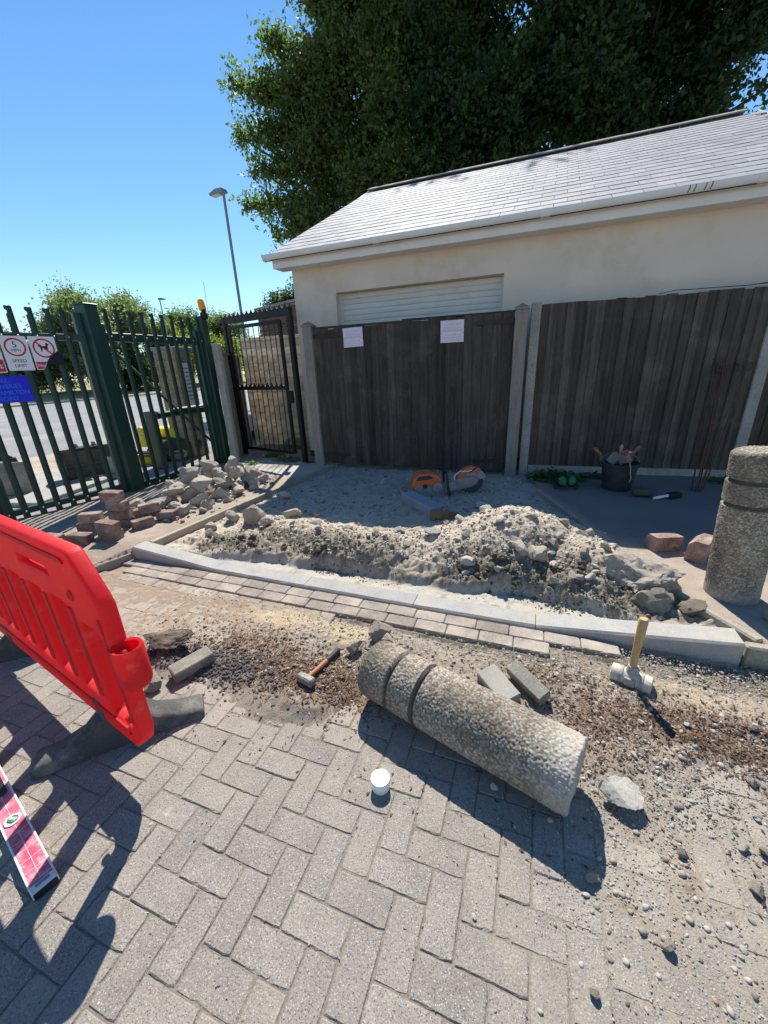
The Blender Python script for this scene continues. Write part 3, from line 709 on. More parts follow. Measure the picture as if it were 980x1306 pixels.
P = sample(11000, -2.2, 1.7, .9, 2.1, lit_dens, rg); b = rg.uniform(.35, 1.5, len(P))[:, None]
cl = np.array([.13, .078, .05])*b; q = rg.random(len(P)) < .06; cl[q] = (.38, .27, .14)
litter('bark_litter', P, np.maximum(dirt_z(P[:, 0], P[:, 1]), 0), rg.uniform(.003, .013, len(P)), cl, 9)

# ================================================================== GARAGE
g = thing('garage', 'rendered cream garage with grey slate roof and white roller shutter behind the wooden gates', 'garage')
GX0, GX1, GY0, GY1, ZE = -3.75, 2.85, 6.1, 13.9, 3.04
DX0, DX1, DZ = -3.02, -.55, 2.645
b = MB()
b.box(((GX0+DX0)/2, GY0+.15, ZE/2), (DX0-GX0, .3, ZE))
b.box(((DX1+GX1)/2, GY0+.15, ZE/2), (GX1-DX1, .3, ZE))
b.box(((DX0+DX1)/2, GY0+.15, (DZ+ZE)/2), (DX1-DX0, .3, ZE-DZ))
b.box((GX0+.15, (GY0+.3+GY1)/2, ZE/2), (.3, GY1-GY0-.3, ZE)); b.box((GX1-.15, (GY0+.3+GY1)/2, ZE/2), (.3, GY1-GY0-.3, ZE))
b.box(((GX0+GX1)/2, GY1+.15, ZE/2), (GX1-GX0, .3, ZE))
b.build('wall', 'render', g)
b = MB(); b.box(((GX0+DX0)/2, GY0-.008, .1), (DX0-GX0, .02, .2)); b.box(((DX1+GX1)/2, GY0-.008, .1), (GX1-DX1, .02, .2)); b.build('plinth', 'plinth', g)
sh = MB(); sh.box(((DX0+DX1)/2, GY0+.2, .05), (DX1-DX0, .02, .1)); sh = sh.build('roller_shutter', 'shutter', g)
me = MB(); 
prof = [(-.004, -.0385), (-.014, -.03), (-.018, 0), (-.014, .03), (-.004, .0385), (.004, .0385), (.004, -.0385)]
me.prism(prof, -(DX1-DX0)/2, (DX1-DX0)/2, 'x'); me = me.mesh('slat', 'shutter')
z = DZ-.04
while z > .1:
    link('slat', me, sh, ((DX0+DX1)/2, GY0+.17, z)); z -= .0775
for x in (DX0+.02, DX1-.02): b = MB(); b.box((x, GY0+.155, DZ/2), (.05, .05, DZ)); b.build('shutter_guide', 'shutter', g)
# roof
RY, RZ, EY, EZ = 10.0, 5.24, 5.78, 3.17
pt = math.atan2(RZ-EZ, RY-EY); SL = math.hypot(RZ-EZ, RY-EY); RX0, RX1 = -3.92, 2.98
rf = MB()
th = .09
for s in (1, -1):
    ex = RY-(RY-EY)*s
    rf.prism([(ex, EZ-.03), (RY, RZ-.03), (RY, RZ-.03-th), (ex, EZ-.03-th*.4)] if s > 0 else [(RY, RZ-.03), (ex, EZ-.03), (ex, EZ-.03-th*.4), (RY, RZ-.03-th)], RX0+.02, RX1-.02, 'x')
rf = rf.build('roof', 'ink', g)
def slate_mesh(seed, wd=.2945, gauge=.238):
    L = gauge+.06; m_ = MB(); m_.box((0, L/2, 0), (wd, L, .008))
    r = random.Random(seed); m_.v = [(x+r.uniform(-.0015, .0015), y+r.uniform(-.002, .002), z+r.uniform(-.0008, .0008)) for x, y, z in m_.v]
    return m_.mesh('slate', 'slate')
SLT = [slate_mesh(k) for k in range(6)]
gauge = .238; nrow = int(SL/gauge); far = MB(); cnt = 0
for r_ in range(nrow):
    xo = RX0+(.15 if r_ % 2 else 0); k = 0
    while xo+k*.3 < RX1-.05:
        x = xo+k*.3+.15; k += 1
        if x > RX1-.12: continue
        d = r_*gauge-.03; y = EY+d*math.cos(pt); z = EZ+d*math.sin(pt)+.016; ti = -.022
        if cnt < 300 and not (x < RX0+.2 and False):
            link('slate', SLT[(r_*7+k*3) % 6], rf, (x, y, z), (pt+ti+random.gauss(0, .003), 0, random.gauss(0, .004))); cnt += 1
        else:
            far.box((0, .149, 0), (.2945, .298, .008), 0, Matrix.Translation((x, y, z)) @ Matrix.Rotation(pt+ti+random.gauss(0, .003), 4, 'X'))
    if r_ % 2: far.box((0, .149, 0), (.15, .298, .006), 0, Matrix.Translation((RX0+.075, EY+(r_*gauge-.03)*math.cos(pt), EZ+(r_*gauge-.03)*math.sin(pt)+.016)) @ Matrix.Rotation(pt-.022, 4, 'X'))
back = MB()
for r_ in range(nrow+1):
    d = r_*gauge; y = 2*RY-EY-d*math.cos(pt); z = EZ+d*math.sin(pt)+.01
    back.box(((RX0+RX1)/2, 0, 0), (RX1-RX0, .29, .006), 0, Matrix.Translation((0, y, z)) @ Matrix.Rotation(-pt+.022, 4, 'X'))
stuff(far.build('upper_slates', 'slate', rf)); back.build('rear_slope', 'slate', rf)
RT = []
m_ = MB(); m_.prism([(-.17, -.075), (0, .0), (.17, -.075), (.17, -.057), (0, .022), (-.17, -.057)], -.222, .222, 'x'); m_ = m_.mesh('ridge_tile', 'ridge')
x = RX0+.23
while x < RX1-.1: link('ridge_tile', m_, rf, (x, RY, RZ+.05+random.gauss(0, .002)), (0, random.gauss(0, .004), 0)); x += .448
# eaves: fascia, soffit, gutter with joints and brackets, verge boards
b = MB(); b.box(((RX0+RX1)/2, EY+.1, 3.09), (RX1-RX0+.02, .024, .155), .003); b.build('fascia', 'upvc', g)
b = MB(); b.box(((RX0+RX1)/2, EY+.215, 3.018), (RX1-RX0-.03, .21, .012)); b.build('soffit', 'upvc', g)
prof = [(-.062, 0), (-.066, -.01), (-.062, -.03), (-.045, -.062), (-.02, -.075), (.03, -.075), (.05, -.06), (.052, 0), (.046, 0), (.044, -.055), (.026, -.068), (-.018, -.068), (-.04, -.055), (-.054, -.02), (-.056, 0)]
gt = MB(); gt.prism(prof, RX0-.1, RX1+.05, 'x'); gt = gt.build('gutter', 'upvc', g, (0, EY+.03, 3.185), smooth=True)
pj = [(y*1.07, z*1.08-.0005) for y, z in prof]
for x in (-2.2, -.1, 1.9): m_ = MB(); m_.prism(pj, x-.05, x+.05, 'x'); m_.build('gutter_joint', 'upvc', gt)
cp = [(-.066, .004), (-.07, -.01), (-.066, -.032), (-.048, -.066), (-.02, -.08), (.032, -.08), (.054, -.062), (.055, .004)]
for x in (RX0-.1, RX1+.05): m_ = MB(); m_.prism(cp, x-.006, x+.006, 'x'); m_.build('gutter_end', 'upvc', gt)
m_ = MB()
for dx in (0, .05): m_.tube([(dx, -.067, -.005), (dx, -.066, -.03), (dx-.01, -.048, -.066)], .0035, 5)
m_ = m_.mesh('gutter_stain', 'iron')
for x in (1.28, 1.42): link('gutter_clip', m_, gt, (x, 0, 0))
for x in (RX0-.012, RX1+.012):
    m_ = MB(); m_.prism([(EY+.11, 3.02), (EY+.11, EZ+.015), (RY, RZ+.02), (RY, RZ-.16)], x-.012, x+.012, 'x'); m_.build('verge_board', 'upvc', g)
    m_ = MB(); m_.prism([(2*RY-EY-.11, 3.02), (RY, RZ-.16), (RY, RZ+.02), (2*RY-EY-.11, EZ+.015)], x-.012, x+.012, 'x'); m_.build('verge_board', 'upvc', g)
b = MB()
for x in (GX0+.02, GX1-.3): b.prism([(GY0, ZE), (RY, RZ-.16), (2*RY-GY0, ZE)], x, x+.28, 'x')
b.build('gable', 'render', g)

# ================================================================== TIMBER GATES
gang = math.atan2(.10, 2.97)
def gate_post(x, y, label, hz):
    t = MB(); t.box((0, 0, hz/2-.03), (.15, .15, hz+.06), .006)
    p = thing('gate_post', label, 'gate post', (x, y, .05), gang); t.build('post', 'post_wood', p)
    m_ = MB(); a = .086; z = hz
    m_.add([(-a, -a, z), (a, -a, z), (a, a, z), (-a, a, z), (-a, -a, z+.02), (a, -a, z+.02), (a, a, z+.02), (-a, a, z+.02), (0, 0, z+.075)], [(3, 2, 1, 0), (0, 1, 5, 4), (1, 2, 6, 5), (2, 3, 7, 6), (3, 0, 4, 7), (4, 5, 8), (5, 6, 8), (6, 7, 8), (7, 4, 8)])
    m_.build('post_cap', 'post_wood', p); return p
gate_post(-3.24, 5.57, 'weathered timber gate post between the garage corner and the left wooden gate', 2.1)
gate_post(-.27, 5.67, 'weathered timber gate post between the right wooden gate and a concrete fence post', 2.1)
def wedge(name, wd, h, seed, m_, t0=.008, t1=.02):
    r = random.Random(seed); b = MB(); n = 5
    vs = []; fs = []
    for i in range(n+1):
        z = h*i/n; j = r.uniform(-.0025, .0025); e = r.uniform(-.002, .002)
        vs += [(-wd/2+e, -t1+j, z), (wd/2+e, -t0+j, z), (wd/2+e, 0, z), (-wd/2+e, 0, z)]
    for i in range(n):
        for q in range(4): fs.append((i*4+q, i*4+(q+1) % 4, i*4+4+(q+1) % 4, i*4+4+q))
    fs += [(3, 2, 1, 0), tuple(range(n*4, n*4+4))]
    return b.add(vs, fs).mesh(name, m_)
def leaf_gate(x0, x1, z0, z1, label, hinge):
    """local origin at the hinge-side foot; boards face the camera"""
    p = Vector((-3.24, 5.57, 0)); q = Vector((-.27, 5.67, 0)); d = (q-p).normalized()
    o_ = p+d*x0; W = x1-x0
    t = thing('timber_gate', label, 'gate', (o_.x, o_.y, z0), gang)
    n = 12; bw = W/n; H_ = z1-z0
    for i in range(n):
        link('board', wedge('board', bw+.012, H_+random.uniform(-.012, .006), 700+i+int(x0*50), 'gate_wood', .009, .024), t, (bw*(i+.5), -.003*(i % 2), random.uniform(-.008, .01)), (0, random.gauss(0, .0025), random.gauss(0, .01)))
    b = MB()
    for zz in (.12, H_*.5, H_-.14): b.box((W/2, .035, zz), (W-.01, .06, .1), .004)
    b.build('rail', 'gate_wood', t)
    b = MB(); b.box((W/2, .02, H_+.012), (W+.01, .085, .022), .003); b.build('capping', 'gate_wood', t)
    for zz, L_ in ((H_-.1, .56), (.14, .52)):
        b = MB(); s = 1 if hinge < 0 else -1; xa = -.06 if s > 0 else W+.06
        b.prism([(xa, -.03), (xa+s*L_*.96, -.022), (xa+s*L_, 0), (xa+s*L_*.96, .022), (xa, .03)], -.036, -.028, 'y')
        b.box((xa, -.04, 0), (.05, .03, .14), .003); b.tube([(xa-s*.012, -.05, -.1), (xa-s*.012, -.05, .1)], .014, 8)
        for k in range(3): b.lathe([(.008, 0), (.006, .006)], 6, Matrix.Translation((xa+s*(.12+.15*k), -.036, 0)) @ Matrix.Rotation(PI/2, 4, 'X'))
        b.build('hinge_strap', 'iron', t, (0, 0, zz))
    return t
leaf_gate(.085, 1.435, .13, 2.115, 'dark brown boarded timber gate leaf next to the black metal gate', -1)
leaf_gate(1.439, 2.885, .11, 2.13, 'dark brown boarded timber gate leaf behind the orange disc cutter', 1)
def notice(s0, s1, z0, z1, label, tilt):
    p = Vector((-3.24, 5.57, 0)); q = Vector((-.27, 5.67, 0)); d = (q-p).normalized(); nrm = Vector((d.y, -d.x, 0))
    c = p+d*(s0+s1)/2+nrm*.036; W, H_ = s1-s0, z1-z0
    t = thing('notice', label, 'notice', (c.x, c.y, (z0+z1)/2), gang); t.rotation_euler = (0, tilt, gang)
    m_ = MB(); m_.box((0, 0, 0), (W, .004, H_), .001); m_.build('sheet', 'paper', t)
    m_ = MB(); r = random.Random(4); z = H_/2-.05
    for k, (frac, h_) in enumerate(((.6, .028), (.74, .022), (.82, .04), (.7, .018), (.8, .018), (.55, .014))):
        x = -W*frac/2
        while x < W*frac/2-.01:
            l = r.uniform(.015, .04); m_.box((x+l/2, -.0026, z), (l, .0012, h_*.7)); x += l+.008
        z -= h_+.012
    stuff(m_.build('print', 'paper_red', t))
    m_ = MB()
    for x, z in ((-W/2+.012, -.02), (W/2-.012, -.02)): m_.lathe([(.006, 0), (.004, .003)], 8, Matrix.Translation((x, -.002, z)) @ Matrix.Rotation(PI/2, 4, 'X'))
    m_.build('screw', 'ink', t)
notice(.56, .86, 1.842, 2.095, 'faded pinkish notice on the left wooden gate leaf', -.02)
notice(1.965, 2.27, 1.824, 2.092, 'faded pinkish notice on the right wooden gate leaf', .0)

# ================================================================== FEATHER-EDGE FENCE ALONG THE WALL
fang = math.atan2(.18, 2.45)
t = thing('boundary_fence', 'dark weathered feather-edge board fence with concrete posts against the garage wall', 'fence', (-.11, 5.76, 0), fang)
PM = MB(); PM.box((0, 0, 1.09), (.115, .12, 2.34), .008); PM = PM.mesh('concrete_post', 'concrete_post')
for x in (.0, 2.45, 4.9): link('concrete_post', PM, t, (x, 0, -.04))
GM = MB(); GM.box((0, 0, 0), (2.32, .045, .15), .004); GM = GM.mesh('gravel_board', 'concrete_post')
FW = [wedge('board', .112, 1, 900+k, 'fence_wood', .008, .022) for k in range(6)]
k = 0
for px in (0, 2.45):
    link('gravel_board', GM, t, (px+1.225, -.005, .12))
    n = 23; bw = 2.335/n
    for i in range(n):
        hz = 2.0+random.uniform(-.012, .012)
        o = link('board', FW[k % 6], t, (px+.06+bw*(i+.5), -.028-.002*(i % 2), .195), (random.gauss(0, .002), random.gauss(0, .003), random.gauss(0, .012))); o.scale = (1, 1, hz); k += 1
    b = MB()
    for zz in (.45, 1.2, 1.95): b.prism([(-.03, zz-.035), (.03, zz-.035), (.03, zz+.0)], px+.06, px+2.39, 'x')
    b.build('arris_rail', 'fence_wood', t)
# loose wire lying along the fence top
o = MB(); pts = [(1.2+.17*i, 5.88+.012*i+.02*math.sin(i*2.3), 2.215+.02*abs(math.sin(i*1.3))+.012*random.random()) for i in range(16)]
o.tube(pts, .004, 5); pts = [(p[0]+.06, p[1]+.02, 2.21+.03*abs(math.sin(i*.9+1))) for i, p in enumerate(pts[5:])]; o.tube(pts, .003, 5)
o = o.build('wire', 'black_paint'); tag(o, 'thin dark wire lying loose along the top of the boundary fence', 'wire')

# ================================================================== GREEN PALISADE
def pale_mesh(h=2.34, notch=1):
    b = MB(); W = .034
    for s in (-1, 1):
        if s < 0: out = [(-W, 0), (-.006, 0), (-.006, h), (-W+.006, h), (-W-.002, h-.012), (-W, h-.035), (-W+.014, h-.05), (-W+.014, h-.07), (-W, h-.085)]
        else: out = [(.006, 0), (W, 0), (W, h-.01), (W-.006, h), (.006, h)]
        mx = Matrix.Rotation(s*.32, 4, 'Z'); b.prism(out, -.003, .003, 'y', mx)
    b.box((0, -.004, h/2), (.016, .008, h-.01)); return b.mesh('pale', 'green')
PALE = pale_mesh()
BOLT = MB(); BOLT.lathe([(.011, 0), (.011, .004), (.006, .009)], 8, Matrix.Rotation(PI/2, 4, 'X')); BOLT = BOLT.mesh('bolt', 'galv')
def palisade(a, bb, label, s_list, zbot, rails, stiles, brace=None, railh=.07):
    a = Vector((*a, 0)); bb = Vector((*bb, 0)); d = bb-a; L_ = d.length; an = math.atan2(d.y, d.x)
    t = thing('palisade_gate', label, 'gate', (a.x, a.y, 0), an)       # local +y is away from the yard bed
    for s in s_list:
        p = link('pale', PALE, t, (s, -.01, zbot), (0, random.gauss(0, .004), random.gauss(0, .02)))
        for zz in rails: link('bolt', BOLT, p, (0, -.012, zz-zbot))
    for zz in rails:
        m_ = MB(); m_.box((L_/2, .04, zz), (L_-.06, .06, railh), .004); m_.build('rail', 'green', t)
    for s, w_, z0, z1 in stiles:
        m_ = MB(); m_.box((s, .04, (z0+z1)/2), (w_, .07, z1-z0), .005); m_.build('stile', 'green', t)
    if brace:
        m_ = MB(); m_.tube([(brace[0], .075, brace[1]), (brace[2], .075, brace[3])], .022, 4); m_.build('brace', 'green', t)
    return t
# local axes: x from near post to far post; face towards +X of the world is local -y
palisade((-5.1, 3.74), (-5.03, 5.31), 'green palisade gate leaf beside the yellow beacon post', [.12+.16*i for i in range(10)], .03, (2.05, .13), ((.05, .06, .05, 2.2), (1.5, .06, .05, 2.2)), (.1, 1.95, 1.5, .45), .1)
palisade((-5.43, 2.3), (-5.14, 3.6), 'green palisade gate leaf hung with the speed limit sign', [1.29-.155*i for i in range(1, 9)], -.02, (2.03, .17), ((.03, .16, 0, 2.3), (1.28, .07, .05, 2.3)))
def steel_post(x, y, s, hz, label, m_='green', rz=.05):
    t = thing('gate_pillar', label, 'gate post', (x, y, 0), rz)
    b = MB(); b.box((0, 0, hz/2), (s, s, hz), .008); b.build('post', m_, t)
    b = MB(); b.box((0, 0, hz+.005), (s+.012, s+.012, .014), .003); b.build('post_cap', m_, t)
    b = MB(); b.box((s/2+.015, 0, .012+.06), (.02, .16, .02), .002)
    for zz in (.35, 1.95): b.box((.0, s/2+.02, zz), (.05, .05, .09), .004)
    b.build('hinge_bracket', m_, t); return t
steel_post(-5.14, 3.67, .17, 2.39, 'thick dark green square gate post standing behind the brick stack')
steel_post(-5.02, 5.36, .13, 2.39, 'green square gate post carrying the amber beacon')
steel_post(-5.46, 2.2, .16, 2.35, 'dark green gate post at the left edge of the picture behind the red barrier')
# beacon with aerial
t = thing('beacon', 'amber warning beacon with a thin aerial on the green gate post', 'beacon', (-4.99, 5.36, 2.41))
m_ = MB(); m_.box((.05, 0, .0), (.1, .08, .1), .015); m_.tube([(.05, 0, .03), (.06, 0, .09)], .035, 10); m_.build('bracket', 'black_paint', t)
m_ = MB(); m_.lathe([(.052, .08), (.055, .1), (.05, .19), (.042, .22), (.018, .235)], 20, Matrix.Translation((.055, 0, 0)) @ Matrix.Rotation(-.12, 4, 'Y')); m_.build('lens', 'amber', t, smooth=True)
m_ = MB(); m_.tube([(.1, .04, .05), (.09, .07, .46)], .0028, 5); m_.build('aerial', 'black_paint', t)
# gate automation on the leaf: arm and stop post beyond
t = thing('gate_opener', 'green motor arm with a pale top fixed across the palisade gate leaf', 'gate opener', (-5.12, 4.62, 1.02), math.radians(88))
m_ = MB(); m_.box((.22, .1, 0), (.85, .1, .1), .02); m_.build('housing', 'green', t)
m_ = MB(); m_.box((.3, .1, .06), (.62, .085, .02), .006); m_.build('cover', 'upvc', t)
m_ = MB(); m_.lathe([(.05, -.12), (.055, 0), (.04, .03)], 12, Matrix.Translation((-.25, .1, 0)) @ Matrix.Rotation(-PI/2, 4, 'Y')); m_.build('motor_end', 'black_paint', t)
t = thing('gate_stop', 'short green steel stop post standing in the yard beyond the gate', 'post', (-6.2, 5.05, 0))
m_ = MB(); m_.box((0, 0, .5), (.16, .12, 1.0), .006); m_.build('post', 'green', t)
m_ = MB(); m_.box((.085, 0, .86), (.012, .05, .06), .002); m_.build('lock_plate', 'ink', t)

# signs on the left leaf ------------------------------------------------
sa, sb = Vector((-5.14, 3.6, 0)), Vector((-5.43, 2.3, 0)); sd = (sb-sa).normalized(); sn = Vector((-sd.y, sd.x, 0))
if sn.x < 0: sn = -sn
def sign_frame(s, z, tilt=0): 
    c = sa+sd*s+sn*.045; ex = -sd*math.cos(tilt)+Vector((0, 0, math.sin(tilt))); ey = sn.cross(ex)
    return basis((c.x, c.y, z), ex, ey if ey.z > 0 else -ey, sn)
def ring(m_, r, w_, z=.0016, n=40):
    vs = [((r-w_*(q % 2))*math.cos(2*PI*(q//2)/n), (r-w_*(q % 2))*math.sin(2*PI*(q//2)/n), z) for q in range(2*n)]
    return m_.add(vs, [(2*q, (2*q+2) % (2*n), (2*q+3) % (2*n), 2*q+1) for q in range(n)])
def sign(name, label, s, z, W, H_, m_, poly=None, tilt=0):
    t = thing(name, label, 'sign'); t.matrix_world = sign_frame(s, z, tilt)
    p = MB(); p.prism(poly or rrect(-W/2, -H_/2, W/2, H_/2, .012, 3), -.0012, .0012, 'z'); p.build('plate', m_, t); return t
T = Matrix.Translation
t = sign('speed_sign', 'white speed limit sign with a red ring around 5 MPH', .735, 1.85, .225, .345, 'white')
ring(MB(), .092, .017).build('ring', 'sred', t, (0, .062, 0))
text('numeral', '5', .085, 'ink', t, T((-.002, .085, .0018))); text('lettering', 'MPH', .042, 'ink', t, T((0, .03, .0018)))
text('lettering', 'SPEED', .045, 'ink', t, T((0, -.075, .0018))); text('lettering', 'LIMIT', .045, 'ink', t, T((0, -.125, .0018)))
poly = [(-.12, .172), (.12, .172), (.12, .02), (.03, -.04), (-.03, -.13), (-.06, -.172), (-.12, -.172)]
t = sign('no_dogs_sign', 'white no dogs sign with a red ring and its lower corner broken off', .485, 1.853, .24, .345, 'white', poly)
ring(MB(), .1, .017).build('ring', 'sred', t, (0, .052, 0))
m_ = MB(); m_.prism([(-.035, .008), (-.05, .02), (-.052, .032), (-.04, .028), (-.03, .022), (.02, .022), (.025, .05), (.035, .055), (.05, .042), (.055, .034), (.04, .028), (.034, .0), (.036, -.035), (.026, -.035), (.02, -.006), (-.015, -.004), (-.022, -.035), (-.034, -.035), (-.03, -.01)], .0014, .0018, 'z', T((0, .052, 0))); m_.build('dog_symbol', 'ink', t)
m_ = MB(); m_.box((0, 0, .002), (.185, .015, .0006), 0, T((0, .052, 0)) @ Matrix.Rotation(-PI/4, 4, 'Z')); m_.build('slash', 'sred', t)
m_ = MB(); m_.prism([(-.112, -.165), (-.06, -.165), (-.03, -.12), (-.015, -.09), (-.112, -.09)], .0012, .0018, 'z'); m_.build('red_panel', 'sred', t)
text('lettering', 'No', .05, 'white', t, T((-.072, -.128, .0022)))
m_ = MB(); m_.add([(.03, -.04, .004), (.125, .03, .002), (.15, -.12, .012), (-.02, -.12, .02), (-.02, -.1, .01)], [(0, 1, 2, 3, 4)]); m_.build('dark_flap', 'ink', t)  # flat dark flap over the cut-off lower corner
t = sign('warning_sign', 'white sign with a red panel ending in ng at the left picture edge', .99, 1.84, .25, .36, 'white')
m_ = MB(); m_.prism(rrect(-.115, -.17, .118, -.05, .006, 2), .0012, .0018, 'z'); m_.build('red_panel', 'sred', t)
text('lettering', 'ng', .06, 'white', t, T((.075, -.108, .0022)))
t = sign('delivery_sign', 'blue deliveries sign with tone on tone lettering below the speed limit sign', .935, 1.49, .44, .27, 'sblue', None, .01)
for k, s_ in enumerate(('ALL', 'DELIVERIES', 'TO HAMILTON', 'ROAD')): text('lettering', s_, .058, 'sblue2', t, T((0, .092-.062*k, .0018)))

# ================================================================== BLACK PEDESTRIAN GATE
a, bb = Vector((-5.17, 6.06, 0)), Vector((-3.62, 5.69, 0)); d = bb-a; L_ = d.length
t = thing('pedestrian_gate', 'black steel barred pedestrian gate with spiked top bar beside the garage corner', 'gate', (a.x, a.y, .06), math.atan2(d.y, d.x))
for s in (0, L_):
    m_ = MB(); m_.box((s, 0, 1.19), (.075, .075, 2.42), .004); m_.build('post', 'black_paint', t)
m_ = MB(); m_.box((L_/2, 0, 2.335), (L_-.075, .06, .09), .004); m_.build('lintel', 'black_paint', t)
sp = MB(); n = 4; w_ = .112
pts = [(0, 0), (w_, 0), (w_, .075)]+[(w_-w_*q/6, .075-.055*math.sin(PI*q/6)) for q in range(1, 6)]+[(0, .075)]
sp.prism(pts, -.004, .004, 'y'); sp = sp.mesh('spike', 'black_paint')
k = -.03
while k < L_-.02: link('spike', sp, t, (k, -.02, 2.375)); k += w_
lw = 1.36; lf = MB()
for s in (.09, lw): lf.box((s, 0, 1.2), (.05, .045, 2.1), .003)
for zz in (2.225, .165): lf.box(((.09+lw)/2, 0, zz), (lw-.09-.05, .045, .05), .003)
lf.box(((.09+lw)/2, 0, 1.24), (lw-.14, .045, .06), .003)
lf = lf.build('leaf_frame', 'black_paint', t)
for i in range(9):
    s = .09+(lw-.09)*(i+1)/10; m_ = MB(); m_.tube([(s, 0, .18), (s, 0, 1.21)], .008, 6); m_.tube([(s, 0, 1.26), (s, 0, 2.21)], .008, 6); m_.build('bar', 'black_paint', lf)
k = .12
while k < lw-.1: link('spike', sp, lf, (k, -.01, 1.25)); k += w_
m_ = MB(); m_.box((lw+.07, 0, 1.1), (.09, .05, .2), .004); m_.build('lock_box', 'black_paint', t)

# ================================================================== BARRIER
bp = Vector((-1.362, .732, .095)); bd = Vector((.977, -.21, 0)).normalized(); bn = Vector((bd.y, -bd.x, 0))   # bn faces the camera
t = thing('safety_barrier', 'red plastic pedestrian barrier standing on black rubber feet at the left', 'barrier')
lean = .06
ey = (Vector((0, 0, 1))-bd*.03-bn*lean*0).normalized()
t.matrix_world = basis(bp, bd, ey, bn) @ Matrix.Scale(.935, 4)                     # local x along, y up, z towards the camera
outer = [(-1.93, .12), (-1.9, .09), (.0, .09), (.045, .13), (.075, .2), (.095, .8), (.075, .84), (-.035, .985), (-.06, 1.0), (-1.84, 1.0), (-1.88, .98), (-1.95, .84), (-1.96, .8)]
holes = []
for i in range(8):
    x = .02-.245*i; holes.append(rrect(x-.17, .255 if i else .2, x, .735-(.06 if i == 0 else 0), .03, 4)[::-1])
# grip slot through the top rail
holes.append(rrect(-.62, .835, -.3, .875, .018, 4)[::-1]); holes.append(rrect(-1.5, .835, -1.18, .875, .018, 4)[::-1])
o = link('panel', plate_curve('panel', outer, holes, .062, .014, 'red_plastic'), t)
m_ = MB()
for i in range(7):
    x = .02-.245*i-.17; m_.prism([(x-.06, .028), (x-.015, .028), (x-.025, .038), (x-.05, .038)], .29, .73, 'y', Matrix(((1, 0, 0, 0), (0, 1, 0, 0), (0, 0, 1, 0), (0, 0, 0, 1))))
m_.build('slat_rib', 'red_plastic', t)
m_ = MB()
for x0, x1, y, h_ in ((-1.8, -.08, .955, .018), (-1.85, .0, .18, .03)): m_.prism([(x0, y-h_/2), (x1, y-h_/2), (x1-.02, y+h_/2), (x0+.02, y+h_/2)], .028, .037, 'z')
m_.box((.058, .5, .032), (.014, .5, .01), .004)
m_.lathe([(.026, .03), (.022, .036), (.012, .032)], 14, T((-.13, .8, 0))); m_.lathe([(.02, .03), (.016, .04)], 12, T((.02, .26, 0)))
m_.build('moulding', 'red_plastic', t)
for x in (-.2, -1.36): m_ = MB(); m_.box((x-.1, .15, .0), (.07, .12, .07), .006); m_.build('foot_clip', 'rubber', t)
# hook socket at the end: hollow rounded cup
pr = [(.05, .0), (.058, .02), (.058, .16), (.054, .17), (.044, .165), (.042, .03), (.0, .028)]
m_ = MB(); m_.lathe(pr, 20, T((.135, .475, .0)) @ Matrix.Rotation(-PI/2, 4, 'X') @ Matrix.Diagonal((1, .95, 1, 1)), cap=False); m_.box((.09, .55, 0), (.06, .13, .05), .012)
m_.build('coupling_socket', 'red_plastic', t, smooth=True)
m_ = MB(); m_.box((-1.99, .7, 0), (.06, .14, .035), .01); m_.box((-2.015, .66, 0), (.03, .12, .035), .01); m_.build('coupling_hook', 'red_plastic', t)
def rubber_foot(s, ang, label):
    f = thing('barrier_foot', label, 'barrier foot', Vector((-1.46, .785, .004))+bd*s, ang, 'rubber feet under the red barrier')
    b = MB(); sec = [(-.335, .052, .036), (-.32, .06, .046), (-.24, .058, .056), (-.14, .052, .1), (-.085, .05, .155), (-.05, .05, .185), (.05, .05, .185), (.085, .05, .155), (.14, .052, .1), (.24, .058, .056), (.32, .06, .046), (.335, .052, .036)]
    vs = []; fs = []
    for x, hw, hz in sec: vs += [(x, -hw-.012, 0), (x, hw+.012, 0), (x, hw+.004, hz-.014), (x, hw-.012, hz), (x, -hw+.012, hz), (x, -hw-.004, hz-.014)]
    for i in range(len(sec)-1):
        for q in range(6): fs.append((i*6+q, i*6+(q+1) % 6, i*6+6+(q+1) % 6, i*6+6+q))
    fs += [tuple(range(6))[::-1], tuple(range(len(vs)-6, len(vs)))]
    b.add(vs, fs); b.build('foot_body', 'rubber', f, smooth=True)
    b = MB(); b.box((0, 0, .188), (.03, .075, .012), .003); b.build('foot_slot', 'ink', f)
    return f
rubber_foot(-.2, math.radians(47), 'black rubber barrier foot at the right end of the red barrier')
rubber_foot(-1.36, math.radians(40), 'black rubber barrier foot at the left picture edge under the red barrier')

